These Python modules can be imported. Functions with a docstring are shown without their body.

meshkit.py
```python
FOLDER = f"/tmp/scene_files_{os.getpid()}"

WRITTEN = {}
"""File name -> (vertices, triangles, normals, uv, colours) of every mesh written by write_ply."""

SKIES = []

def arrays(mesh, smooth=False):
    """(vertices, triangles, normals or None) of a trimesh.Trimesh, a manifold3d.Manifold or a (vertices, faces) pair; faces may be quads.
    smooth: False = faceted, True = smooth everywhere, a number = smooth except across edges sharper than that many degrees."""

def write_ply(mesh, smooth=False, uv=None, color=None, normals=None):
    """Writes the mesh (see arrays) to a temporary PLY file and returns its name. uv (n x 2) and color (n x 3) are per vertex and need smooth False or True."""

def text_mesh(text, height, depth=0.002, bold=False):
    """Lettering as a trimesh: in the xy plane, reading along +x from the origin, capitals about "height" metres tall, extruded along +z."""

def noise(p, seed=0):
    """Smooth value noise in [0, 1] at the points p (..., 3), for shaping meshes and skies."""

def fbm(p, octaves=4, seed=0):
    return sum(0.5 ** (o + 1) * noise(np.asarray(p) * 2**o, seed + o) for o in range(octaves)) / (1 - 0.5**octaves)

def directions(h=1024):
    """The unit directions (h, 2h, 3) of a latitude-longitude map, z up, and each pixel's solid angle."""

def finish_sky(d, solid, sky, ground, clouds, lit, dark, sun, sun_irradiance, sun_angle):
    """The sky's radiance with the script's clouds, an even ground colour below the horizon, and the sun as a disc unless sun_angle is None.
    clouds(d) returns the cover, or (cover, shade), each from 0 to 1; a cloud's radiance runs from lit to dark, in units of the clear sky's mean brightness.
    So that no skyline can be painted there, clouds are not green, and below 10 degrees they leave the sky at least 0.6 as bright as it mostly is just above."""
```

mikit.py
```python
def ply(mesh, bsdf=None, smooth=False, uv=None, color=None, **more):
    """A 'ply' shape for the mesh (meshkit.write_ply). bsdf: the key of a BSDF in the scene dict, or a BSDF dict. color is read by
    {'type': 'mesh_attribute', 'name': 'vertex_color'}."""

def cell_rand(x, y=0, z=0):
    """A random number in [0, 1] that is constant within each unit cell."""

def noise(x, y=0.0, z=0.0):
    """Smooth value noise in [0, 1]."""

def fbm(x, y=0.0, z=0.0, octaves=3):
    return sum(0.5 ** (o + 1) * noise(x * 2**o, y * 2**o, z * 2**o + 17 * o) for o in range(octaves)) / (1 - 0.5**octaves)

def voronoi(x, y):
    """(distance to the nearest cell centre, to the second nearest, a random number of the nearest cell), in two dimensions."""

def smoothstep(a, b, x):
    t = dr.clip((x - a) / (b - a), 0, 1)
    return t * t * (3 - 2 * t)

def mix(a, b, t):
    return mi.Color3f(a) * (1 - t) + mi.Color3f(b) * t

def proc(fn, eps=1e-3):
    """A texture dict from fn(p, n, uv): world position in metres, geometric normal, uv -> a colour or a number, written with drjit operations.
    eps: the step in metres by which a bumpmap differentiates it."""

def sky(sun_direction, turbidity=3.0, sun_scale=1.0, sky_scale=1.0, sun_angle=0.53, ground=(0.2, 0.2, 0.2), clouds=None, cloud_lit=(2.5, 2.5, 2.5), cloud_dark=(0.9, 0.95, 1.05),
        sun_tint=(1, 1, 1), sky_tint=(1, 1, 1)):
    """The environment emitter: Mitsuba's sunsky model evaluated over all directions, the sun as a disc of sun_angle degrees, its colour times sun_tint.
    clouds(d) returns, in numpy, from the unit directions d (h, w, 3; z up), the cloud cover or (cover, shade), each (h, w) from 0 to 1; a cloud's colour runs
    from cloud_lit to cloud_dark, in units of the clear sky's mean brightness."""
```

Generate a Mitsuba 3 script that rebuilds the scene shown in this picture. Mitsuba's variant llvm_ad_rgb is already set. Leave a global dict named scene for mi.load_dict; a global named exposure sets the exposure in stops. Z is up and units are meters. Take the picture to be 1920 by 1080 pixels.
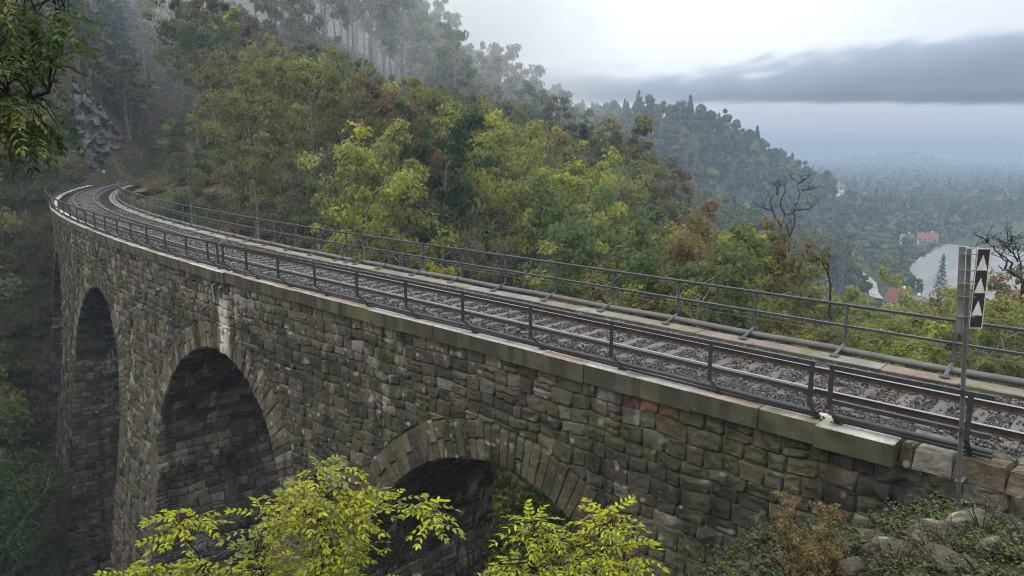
import math
import numpy as np, trimesh, mitsuba as mi, drjit as dr, mikit, meshkit
from mikit import noise, fbm, smoothstep, mix, cell_rand
from shapely.geometry import Polygon, Point
from scipy.interpolate import RBFInterpolator
from scipy.spatial import cKDTree

T = mi.ScalarTransform4f
scene, labels = {}, {}

# ------------------------------------------------------------------ camera, sky, exposure, haze
CAM = np.array([0.0, 0.0, 4.73])
PITCH = 0.17805
scene['camera'] = {'type': 'perspective', 'fov': 68.73, 'fov_axis': 'x', 'near_clip': 0.05, 'far_clip': 12000.0,
                   'to_world': T().look_at(origin=CAM.tolist(), target=[0, math.cos(PITCH), 4.73 - math.sin(PITCH)], up=[0, 0, 1]),
                   'medium': {'type': 'ref', 'id': 'haze_medium'}}


def cloud_layer(d):
    az = np.degrees(np.arctan2(d[..., 0], d[..., 1]))
    el = np.degrees(np.arcsin(np.clip(d[..., 2], -1, 1)))
    q = np.stack([az / 7.0, el / 3.2, el * 0 + 3.0], -1)
    w = meshkit.fbm(q, 4, 5) - 0.5
    low = (1 - smooth(2.5, 6.0, el)) * 0.38
    veil = 0.10 * np.clip(w * 2 + 0.2, 0, 1) + 0.26 * smooth(18, 36, az) * smooth(5, 9, el) * (1 - smooth(25, 50, el))
    # an overcast sky is about three times as bright overhead as near the horizon
    cie = (1 + 1.7 * np.clip(np.sin(np.radians(el)), 0, 1)) / 2.7
    lum = cie * (1 - np.clip(np.maximum(low, veil), 0, 1) * 0.97)
    return np.ones_like(el), np.clip(1 - lum, 0, 1)


def smooth(a, b, x):
    t = np.clip((x - a) / (b - a), 0, 1)
    return t * t * (3 - 2 * t)


scene['sky'] = mikit.sky([-0.25, -0.45, 0.85], turbidity=4, sun_scale=0.16, sun_angle=40, ground=(0.08, 0.09, 0.06), clouds=cloud_layer,
                         cloud_lit=(5.6, 5.75, 5.9), cloud_dark=(0.30, 0.36, 0.44))
exposure = 2.2
SIGMA = 0.00095
scene['haze_medium'] = {'type': 'homogeneous', 'albedo': {'type': 'rgb', 'value': [0.42, 0.52, 0.66]}, 'sigma_t': SIGMA}

# ------------------------------------------------------------------ helpers


def add(key, mesh, bsdf, smooth=False, uv=None, **lab):
    if isinstance(mesh, tuple) and len(mesh) == 3:
        uv = mesh[2]
        mesh = mesh[:2]
    base, n = key, 0
    while key in scene:
        n += 1
        key = f'{base}_{n:03d}'
    scene[key] = mikit.ply(mesh, bsdf, smooth=smooth, uv=uv)
    if lab:
        labels[key] = lab
    return key


def fresh(key):
    base, n = key, 0
    while key in labels or key in scene:
        n += 1
        key = f'{base}_{n:03d}'
    return key


def thing(key, label, category, group=None):
    key = fresh(key)
    labels[key] = {'label': label, 'category': category}
    if group:
        labels[key]['group'] = group
    return key


class Mesh:
    """Collects pieces of one mesh, with a uv per piece (tone, kind)."""

    def __init__(self):
        self.v, self.f, self.u, self.n = [], [], [], 0

    def add(self, v, f, uv=(0.5, 0.5)):
        v, f = np.asarray(v, float), np.asarray(f, int)
        if f.shape[1] == 4:
            f = np.vstack([f[:, [0, 1, 2]], f[:, [0, 2, 3]]])
        self.v.append(v)
        self.f.append(f + self.n)
        uv = np.asarray(uv, float)
        self.u.append(np.broadcast_to(uv, (len(v), 2)) if uv.ndim == 1 else uv)
        self.n += len(v)
        return self

    def get(self):
        return np.vstack(self.v), np.vstack(self.f), np.vstack(self.u)


def frames(p):
    t = np.gradient(p, axis=0)
    t /= np.linalg.norm(t, axis=1, keepdims=True) + 1e-12
    a = np.cross(t, np.where(np.abs(t[:, 2:]) < 0.93, [0, 0, 1.0], [1.0, 0, 0]))
    a /= np.linalg.norm(a, axis=1, keepdims=True) + 1e-12
    return t, a, np.cross(t, a)


def tube(p, r, sides=6, cap=True):
    p = np.asarray(p, float)
    _, a, b = frames(p)
    ang = np.arange(sides) * 2 * np.pi / sides
    r = np.broadcast_to(r, (len(p),))
    v = (p[:, None] + r[:, None, None] * (np.cos(ang)[None, :, None] * a[:, None] + np.sin(ang)[None, :, None] * b[:, None])).reshape(-1, 3)
    i, j = np.meshgrid(np.arange(len(p) - 1), np.arange(sides), indexing='ij')
    q = np.stack([i * sides + j, (i + 1) * sides + j, (i + 1) * sides + (j + 1) % sides, i * sides + (j + 1) % sides], -1).reshape(-1, 4)
    f = np.vstack([q[:, [0, 1, 2]], q[:, [0, 2, 3]]])
    if cap:
        k = len(p) - 1
        e = [[0, j, j + 1] for j in range(1, sides - 1)] + [[k * sides, k * sides + j + 1, k * sides + j] for j in range(1, sides - 1)]
        f = np.vstack([f, e])
    return v, f


def sweep(p, prof, side=None, cap=True):
    """Closed profile (n,2) in (side, up) swept along p; side = unit vectors (n,3) or None."""
    p, prof = np.asarray(p, float), np.asarray(prof, float)
    if side is None:
        _, a, b = frames(p)
    else:
        a = side
        t = frames(p)[0]
        b = np.cross(a, t)
        b *= np.sign(b[:, 2:] + 1e-9)
    k = len(prof)
    v = (p[:, None] + prof[None, :, :1] * a[:, None] + prof[None, :, 1:] * b[:, None]).reshape(-1, 3)
    i, j = np.meshgrid(np.arange(len(p) - 1), np.arange(k), indexing='ij')
    q = np.stack([i * k + j, (i + 1) * k + j, (i + 1) * k + (j + 1) % k, i * k + (j + 1) % k], -1).reshape(-1, 4)
    f = np.vstack([q[:, [0, 1, 2]], q[:, [0, 2, 3]]])
    if cap:
        e = trimesh.creation.triangulate_polygon(Polygon(prof), engine='earcut')[1] if k > 4 else np.array([[0, 1, 2], [0, 2, 3]])
        f = np.vstack([f, e, e[:, ::-1] + (len(p) - 1) * k])
    return v, f


def chamfer_box(sx, sy, sz, c=0.01, loc=(0, 0, 0), rot=None):
    """A box with chamfered edges: 24 vertices, 44 triangles."""
    import manifold3d
    h = np.array([sx, sy, sz]) / 2
    pts = []
    for s in np.ndindex(2, 2, 2):
        q = (np.array(s) * 2 - 1)
        for k in range(3):
            e = q * (h - c)
            e[k] = q[k] * h[k]
            pts.append(e)
    m = trimesh.Trimesh(np.array(pts)).convex_hull
    v = np.array(m.vertices)
    if rot is not None:
        v = v @ np.asarray(rot).T
    return v + np.asarray(loc), np.array(m.faces)


def icos(n):
    m = trimesh.creation.icosphere(subdivisions=n)
    return np.array(m.vertices), np.array(m.faces)


# ------------------------------------------------------------------ the line of the railway (plan of the viaduct)
KN = np.array([-30, 0, 8, 16, 30, 45, 60, 80, 100, 130, 160])
KV = np.array([0.0, -0.0174, 0.00148, 0.00082, -0.00667, -0.0036, -0.00841, -0.00885, -0.00723, -0.00562, -0.0056])
KV0 = KV.copy()
PS = np.arange(-30, 160, 0.25)
_k = np.interp(PS, KN, KV0)
_k[PS < 0] = 0.0
_h = np.concatenate([[0], np.cumsum((_k[1:] + _k[:-1]) / 2 * 0.25)])
_i0 = int(np.argmin(abs(PS)))
PH = _h - _h[_i0] + 2.44144
_px = np.concatenate([[0], np.cumsum(np.cos((PH[1:] + PH[:-1]) / 2) * 0.25)])
_py = np.concatenate([[0], np.cumsum(np.sin((PH[1:] + PH[:-1]) / 2) * 0.25)])
PX = _px - _px[_i0] + math.sin(2.44144) * 15.472
PY = _py - _py[_i0] - math.cos(2.44144) * 15.472
GRADE = 0.0111


def P(s, off, z):
    """Chainage s, offset to the right of the line and height over the deck -> world."""
    s = np.asarray(s, float)
    h = np.interp(s, PS, PH)
    off, z = np.broadcast_arrays(np.asarray(off, float), np.asarray(z, float))
    return np.stack(np.broadcast_arrays(np.interp(s, PS, PX) + np.sin(h) * off, np.interp(s, PS, PY) - np.cos(h) * off, z + GRADE * s), -1)


def side_vec(s):
    h = np.interp(np.asarray(s, float), PS, PH)
    return np.stack([np.sin(h), -np.cos(h), h * 0], -1)


_tree = cKDTree(np.stack([PX, PY], 1))


def to_path(x, y):
    d, i = _tree.query(np.stack([x, y], -1))
    off = (x - PX[i]) * np.sin(PH[i]) - (y - PY[i]) * np.cos(PH[i])
    return PS[i], off


# ------------------------------------------------------------------ materials
def rgb(*c):
    return {'type': 'rgb', 'value': list(c)}


def ramp(k, cols):
    out = mi.Color3f(cols[0])
    for i, c in enumerate(cols[1:], 1):
        out = dr.select(k > i - 0.5, mi.Color3f(c), out)
    return out


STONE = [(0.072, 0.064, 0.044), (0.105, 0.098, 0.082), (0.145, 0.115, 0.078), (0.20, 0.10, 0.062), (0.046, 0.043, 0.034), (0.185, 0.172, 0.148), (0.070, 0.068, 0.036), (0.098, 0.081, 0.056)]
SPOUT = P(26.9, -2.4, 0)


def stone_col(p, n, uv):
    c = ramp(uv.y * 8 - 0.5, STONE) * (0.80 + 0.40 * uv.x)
    a = fbm(p.x * 2.3, p.y * 2.3, p.z * 2.3, 3)
    b = noise(p.x * 13, p.y * 13, p.z * 13)
    g = noise(p.x * 40, p.y * 40, p.z * 40)
    streak = noise((p.x - p.y) * 2.1, (p.x + p.y) * 2.1, p.z * 0.28)
    c = c * (0.50 + 0.52 * a + 0.40 * (b - 0.5) + 0.34 * (g - 0.5))
    c = c * (1 - 0.5 * smoothstep(0.55, 0.8, streak))
    moss = smoothstep(0.52, 0.72, fbm(p.x * 0.8 + 7, p.y * 0.8, p.z * 0.8, 3)) * smoothstep(0.35, 0.65, b)
    c = mix(c, mi.Color3f(0.070, 0.078, 0.028) * (0.6 + 0.8 * a), moss * 0.65)
    lich = smoothstep(0.70, 0.80, noise(p.x * 6 + 3, p.y * 6, p.z * 6)) * smoothstep(0.45, 0.7, a)
    c = mix(c, mi.Color3f(0.36, 0.34, 0.29), lich * 0.5)
    eff = smoothstep(0.62, 0.82, noise((p.x - p.y) * 0.8 + 4, (p.x + p.y) * 0.8, p.z * 0.13)) * smoothstep(0.4, 0.65, a) * smoothstep(0.3, 0.7, noise((p.x - p.y) * 6, (p.x + p.y) * 6, p.z * 0.7))
    c = mix(c, mi.Color3f(0.27, 0.255, 0.22), eff * 0.75)
    d = dr.sqrt(dr.square(p.x - float(SPOUT[0])) + dr.square(p.y - float(SPOUT[1])))
    lime = smoothstep(0.62, 0.15, d + 0.25 * (streak - 0.5)) * smoothstep(-4.6, -2.6, p.z) * smoothstep(-0.5, -1.0, p.z) * smoothstep(0.25, 0.6, a + 0.15)
    return mix(c, mi.Color3f(0.52, 0.50, 0.44), lime * 0.85)


def stone_bump(p, n, uv):
    return fbm(p.x * 9, p.y * 9, p.z * 9, 4)


scene['stone_rock'] = {'type': 'twosided', 'b': {'type': 'bumpmap', 'arbitrary': mikit.proc(stone_bump, 0.004), 'scale': 0.055,
                       'bsdf': {'type': 'principled', 'base_color': mikit.proc(stone_col), 'roughness': 0.85, 'specular': 0.25}}}


def mortar_col(p, n, uv):
    a = fbm(p.x * 3, p.y * 3, p.z * 3, 3)
    return mi.Color3f(0.10, 0.092, 0.072) * (0.4 + 1.1 * a)


scene['mortar'] = {'type': 'twosided', 'b': {'type': 'diffuse', 'reflectance': mikit.proc(mortar_col)}}


def coping_col(p, n, uv):
    a = fbm(p.x * 2, p.y * 2, p.z * 2, 3)
    b = noise(p.x * 22, p.y * 22, p.z * 22)
    streak = noise((p.x - p.y) * 3.1, (p.x + p.y) * 3.1, p.z * 0.4)
    top = mix((0.47, 0.455, 0.42), (0.44, 0.35, 0.29), smoothstep(0.4, 0.7, uv.x))  # upper faces paler: their wet sheen is put into the colour
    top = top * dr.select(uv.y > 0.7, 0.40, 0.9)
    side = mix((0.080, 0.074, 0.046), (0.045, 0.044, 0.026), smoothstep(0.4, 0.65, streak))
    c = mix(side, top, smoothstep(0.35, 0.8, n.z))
    c = c * (0.5 + 0.75 * a + 0.35 * (b - 0.5))
    return mix(c, (0.10, 0.11, 0.04), 0.6 * smoothstep(0.58, 0.72, fbm(p.x * 1.1, p.y * 1.1, p.z, 3)))


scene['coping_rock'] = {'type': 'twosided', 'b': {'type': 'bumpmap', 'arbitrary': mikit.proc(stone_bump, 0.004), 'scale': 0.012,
                        'bsdf': {'type': 'principled', 'base_color': mikit.proc(coping_col), 'roughness': 0.7, 'specular': 0.4}}}


def steel_col(p, n, uv):
    a = fbm(p.x * 5, p.y * 5, p.z * 5, 3)
    r = smoothstep(0.6, 0.75, fbm(p.x * 17, p.y * 17, p.z * 17, 2))
    return mix(mi.Color3f(0.024, 0.027, 0.031) * (0.7 + 0.6 * a), (0.10, 0.055, 0.035), r * 0.5)


scene['shaded_steel'] = {'type': 'twosided', 'b': {'type': 'principled', 'base_color': mikit.proc(steel_col), 'roughness': 0.38, 'specular': 0.6}}  # near railing: shade of the faces seen is put into the near-black colour
scene['grey_steel'] = {'type': 'twosided', 'b': {'type': 'principled', 'base_color': mikit.proc(lambda p, n, uv: mix(mi.Color3f(0.085, 0.092, 0.105) * (0.6 + 0.7 * fbm(p.x * 5, p.y * 5, p.z * 5, 3)), (0.12, 0.07, 0.045), 0.45 * smoothstep(0.6, 0.75, fbm(p.x * 15, p.y * 15, p.z * 15, 2)))), 'roughness': 0.45, 'specular': 0.5}}
scene['rail_steel'] = {'type': 'twosided', 'b': {'type': 'principled', 'base_color': mikit.proc(lambda p, n, uv: mix(mi.Color3f(0.060, 0.042, 0.033) * (0.6 + 0.8 * noise(p.x * 9, p.y * 9, p.z * 9)), (0.22, 0.22, 0.23), smoothstep(0.8, 0.95, uv.x))),
                       'roughness': 0.35, 'metallic': 0.35}}
scene['duct_plastic'] = {'type': 'twosided', 'b': {'type': 'principled', 'base_color': mikit.proc(lambda p, n, uv: mi.Color3f(0.105, 0.10, 0.095) * (0.55 + 0.8 * fbm(p.x * 3, p.y * 3, p.z * 3, 3))), 'roughness': 0.5}}
scene['dark_duct'] = {'type': 'twosided', 'b': {'type': 'principled', 'base_color': mikit.proc(lambda p, n, uv: mi.Color3f(0.032, 0.033, 0.035) * (0.6 + 0.8 * fbm(p.x * 6, p.y * 6, p.z * 6, 3))), 'roughness': 0.5}}
scene['galvanised'] = {'type': 'twosided', 'b': {'type': 'principled', 'base_color': mikit.proc(lambda p, n, uv: mi.Color3f(0.17, 0.18, 0.18) * (0.65 + 0.6 * fbm(p.x * 8, p.y * 8, p.z * 3, 3))), 'roughness': 0.45, 'metallic': 0.3}}
scene['sign_black'] = {'type': 'twosided', 'b': {'type': 'principled', 'base_color': rgb(0.018, 0.018, 0.02), 'roughness': 0.4}}
scene['sign_white'] = {'type': 'twosided', 'b': {'type': 'principled', 'base_color': mikit.proc(lambda p, n, uv: mi.Color3f(0.50, 0.51, 0.51) * (0.55 + 0.7 * fbm(p.x * 14, p.y * 14, p.z * 5, 4))), 'roughness': 0.5}}


def ballast_col(p, n, uv):
    a = fbm(p.x * 1.2, p.y * 1.2, p.z, 3)
    return mi.Color3f(0.038, 0.036, 0.034) * (0.45 + 0.9 * a)


def pebble_col(p, n, uv):
    k = uv.y
    c = mix((0.030, 0.028, 0.026), (0.145, 0.136, 0.126), smoothstep(0.35, 1.0, k))
    return mix(c, (0.10, 0.082, 0.068), 0.3 * smoothstep(0.5, 0.7, fbm(p.x * 0.9, p.y * 0.9, p.z, 2))) * (0.6 + 0.8 * uv.x)


scene['ballast_ground'] = {'type': 'twosided', 'b': {'type': 'diffuse', 'reflectance': mikit.proc(ballast_col)}}
scene['ballast_stone'] = {'type': 'twosided', 'b': {'type': 'principled', 'base_color': mikit.proc(pebble_col), 'roughness': 0.65, 'specular': 0.4}}
scene['sleeper_wood'] = {'type': 'twosided', 'b': {'type': 'principled', 'base_color': mikit.proc(lambda p, n, uv: mix((0.082, 0.079, 0.076), (0.080, 0.066, 0.060), uv.y) * (0.5 + 0.35 * uv.x + 0.6 * fbm(p.x * 7, p.y * 7, p.z * 7, 3))), 'roughness': 0.6}}


def soil_col(p, n, uv):
    a = fbm(p.x * 0.35, p.y * 0.35, p.z * 0.35, 4)
    b = fbm(p.x * 2.6, p.y * 2.6, p.z * 2.6, 3)
    c = mix((0.060, 0.046, 0.032), (0.115, 0.080, 0.050), smoothstep(0.35, 0.65, b))
    c = mix(c, (0.045, 0.058, 0.022), smoothstep(0.45, 0.62, a))
    far = smoothstep(-38.0, -43.0, p.z)
    return mix(c, mi.Color3f(0.050, 0.068, 0.030) * (0.6 + 0.8 * a), far) * (0.6 + 0.7 * b)


scene['soil'] = {'type': 'twosided', 'b': {'type': 'diffuse', 'reflectance': mikit.proc(soil_col)}}

LEAF = [(0.121, 0.167, 0.063), (0.051, 0.085, 0.034), (0.196, 0.193, 0.069), (0.4, 0.4, 0.065), (0.178, 0.121, 0.074), (0.224, 0.172, 0.081), (0.259, 0.293, 0.086), (0.161, 0.138, 0.098), (0.4, 0.43, 0.036), (0.032, 0.051, 0.041)]


def leaf_col(p, n, uv):
    c = ramp(uv.y * 10 - 0.5, LEAF)
    w = noise(p.x * 0.16, p.y * 0.16, p.z * 0.16)
    return c * (0.45 + 0.85 * uv.x) * (0.75 + 0.5 * w)


scene['foliage'] = {'type': 'principledthin', 'base_color': mikit.proc(leaf_col), 'roughness': 0.9, 'diff_trans': 1.0, 'eta': 1.04}
scene['hero_leaf'] = {'type': 'principledthin', 'base_color': mikit.proc(lambda p, n, uv: ramp(uv.y * 10 - 0.5, LEAF) * (0.55 + 0.75 * uv.x)), 'roughness': 0.42, 'diff_trans': 0.8, 'eta': 1.4}
scene['bark'] = {'type': 'twosided', 'b': {'type': 'diffuse', 'reflectance': mikit.proc(lambda p, n, uv: mi.Color3f(0.19, 0.17, 0.145) * (0.5 + 0.9 * fbm(p.x * 5, p.y * 5, p.z * 1.5, 3)))}}
scene['dark_bark'] = {'type': 'twosided', 'b': {'type': 'diffuse', 'reflectance': mikit.proc(lambda p, n, uv: mi.Color3f(0.030, 0.026, 0.024) * (0.5 + 0.9 * fbm(p.x * 5, p.y * 5, p.z * 1.5, 3)))}}
def hue(k, t=0.5):
    return (t, (k + 0.75) / 10.0)
# ------------------------------------------------------------------ viaduct
ARCHES = [(11.85, 5.65), (27.65, 5.65), (45.0, 5.65), (62.2, 5.65), (79.2, 5.4)]
ZC, ZTOP, BASE, RING = -9.02, -0.42, -27.0, 1.12
WOFF = 2.36


def off_at(z):
    return WOFF + 0.13 * np.maximum(0, -3.4 - np.asarray(z, float))


def edge_in(z):          # how far the pier flanks batter into the opening below the springing
    return 0.03 * np.maximum(0, ZC - np.asarray(z, float))


def face(s, z, d=0.0):   # the face towards the camera station
    return P(s, -(off_at(z) + d), z)


def face_r(s, z, d=0.0):
    return P(s, off_at(z) + d, z)


def grid(a, b, fn, flip=False):
    A, B = np.meshgrid(a, b, indexing='ij')
    v = fn(A, B).reshape(-1, 3)
    n, m = len(a), len(b)
    i, j = np.meshgrid(np.arange(n - 1), np.arange(m - 1), indexing='ij')
    q = np.stack([i * m + j, (i + 1) * m + j, (i + 1) * m + j + 1, i * m + j + 1], -1).reshape(-1, 4)
    return v, q[:, ::-1] if flip else q


labels['viaduct'] = {'label': 'long curved stone railway viaduct with tall arches and mossy weathered masonry', 'category': 'viaduct'}
core = Mesh()
SUNK = 0.045
edges = [-14.0]
for c, r in ARCHES:
    edges += [c - r, c + r]
edges.append(97.0)
for k in range(0, len(edges), 2):           # piers and abutments
    s0, s1 = edges[k], edges[k + 1]
    ss = np.linspace(s0, s1, max(4, int((s1 - s0) / 0.7)))
    zz = np.concatenate([np.linspace(ZTOP, ZC, 9), np.linspace(ZC, BASE, 8)[1:]])

    def pier(A, B, fn):
        t = (A - s0) / (s1 - s0)
        e = edge_in(B)
        return fn(A + e * (2 * t - 1), B, -SUNK)
    core.add(*grid(ss, zz, lambda A, B: pier(A, B, face)))
    core.add(*grid(ss, zz, lambda A, B: pier(A, B, face_r), True))
    zl = np.linspace(ZC, BASE, 12)
    for s_e, sg in ((s0, -1), (s1, 1)):
        core.add(*grid(np.linspace(-1, 1, 7), zl, lambda A, B: P(s_e + sg * (edge_in(B) - SUNK), A * (off_at(B) - SUNK), B)))
for c, r in ARCHES:
    th = np.linspace(math.pi, 0, 41)
    for fn in (face, face_r):
        core.add(*grid(th, np.linspace(0, 1, 6), lambda A, B: fn(c + r * np.cos(A), (ZC + (r + SUNK) * np.sin(A)) * (1 - B) + ZTOP * B, -SUNK)))
    core.add(*grid(th, np.linspace(-1, 1, 7), lambda A, B: P(c + (r + SUNK) * np.cos(A), B * (off_at(ZC + r * np.sin(A)) - SUNK), ZC + (r + SUNK) * np.sin(A))))
v, f, u = core.get()
add('viaduct__wall', (v, f, u), 'mortar')


def stone_piece(poly, mapf, rng, proud=0.03, inset=0.018, bulge=0.02, gap=0.005, rough=0.012, depth=0.045):
    """A rough-faced block over the polygon (u, v) of a surface mapf(u, v, d)."""
    q = np.asarray(poly, float)
    c = q.mean(0)
    seg = np.linalg.norm(np.roll(q, -1, 0) - q, axis=1)
    pts = []
    for i in range(len(q)):
        n = 1 if seg[i] < 0.16 else 2 if seg[i] < 0.7 else 3
        for t in range(n):
            pts.append(q[i] + (q[(i + 1) % len(q)] - q[i]) * t / n)
    q = np.array(pts)
    n = len(q)
    rad = np.linalg.norm(q - c, axis=1, keepdims=True)
    m = max(1e-3, min(np.ptp(q[:, 0]), np.ptp(q[:, 1])) / 2)
    r0 = c + (q - c) * max(0.3, 1 - gap / m)
    r1 = c + (q - c) * max(0.3, 1 - (gap + inset) / m) + rng.normal(0, 0.006, q.shape)
    r1b = c + (q - c) * max(0.25, 1 - (gap + inset + 0.016) / m)
    r2 = c + (r1 - c) * 0.5
    d0 = np.full(n, -depth)
    d1 = proud + rng.normal(0, rough, n)
    d2 = proud + bulge * rng.uniform(0.2, 1) + rng.normal(0, rough * 1.3, n)
    uvs = np.vstack([r0, r1, r1b, r2, c[None]])
    d = np.concatenate([d0, d1, d1 + bulge * 0.12 + rng.normal(0, rough * 0.35, n), d2, [proud + bulge * rng.uniform(0.2, 1)]])
    v = mapf(uvs[:, 0], uvs[:, 1], d)
    i = np.arange(n)
    j = (i + 1) % n
    F = []
    for a in (0, 1, 2):
        F += [np.stack([a * n + i, a * n + j, (a + 1) * n + j], 1), np.stack([a * n + i, (a + 1) * n + j, (a + 1) * n + i], 1)]
    F.append(np.stack([3 * n + i, 3 * n + j, i * 0 + 4 * n], 1))
    f = np.vstack(F)
    up = mapf(c[:1], c[1:], np.array([0.1])) - mapf(c[:1], c[1:], np.array([0.0]))
    k = len(f) - n
    nr = np.cross(v[f[k:, 1]] - v[f[k:, 0]], v[f[k:, 2]] - v[f[k:, 0]]).sum(0)
    if nr @ up[0] < 0:
        f = f[:, ::-1]
    return v, f


def courses(z0, z1, rng, lo=0.29, hi=0.44):
    z = [z0]
    while z[-1] > z1:
        z.append(z[-1] - rng.uniform(lo, hi))
    return z


def block_cells(s0, s1, zs, rng, lo=0.32, hi=0.80, jit=0.03):
    """Quads in (s, z), with wandering joints."""
    out = []
    for zt, zb in zip(zs[:-1], zs[1:]):
        s = s0 - rng.uniform(0, 0.5)
        hh = (zt - zb)
        while s < s1:
            w = rng.uniform(lo, hi) * (0.6 + hh)
            if rng.random() < 0.10 and hh > 0.36:     # two thin ones over each other
                m = rng.uniform(0.4, 0.6)
                for a, b in ((zt, zt - hh * m), (zt - hh * m, zb)):
                    out.append([[s, a], [s + w, a], [s + w, b], [s, b]])
            else:
                out.append([[s, zt], [s + w, zt], [s + w, zb], [s, zb]])
            s += w
    out = np.array(out)
    # the same wander for the corners that neighbours share
    key = np.floor(out * 50).astype(int)
    hsh = (np.sin(key[..., 0] * 12.9898 + key[..., 1] * 78.233) * 43758.5453) % 1.0
    hsh2 = (np.sin(key[..., 0] * 39.346 + key[..., 1] * 11.135) * 24634.6345) % 1.0
    wave = 0.03 * np.sin(out[..., 0] * 1.3 + out[..., 1] * 2.1) + 0.03 * np.sin(out[..., 0] * 3.7)
    out[..., 0] += (hsh - 0.5) * 2 * jit
    out[..., 1] += (hsh2 - 0.5) * 2 * jit + wave
    return out


def pick(rng, w):
    return int(rng.choice(len(w), p=np.array(w, float) / sum(w)))


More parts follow.
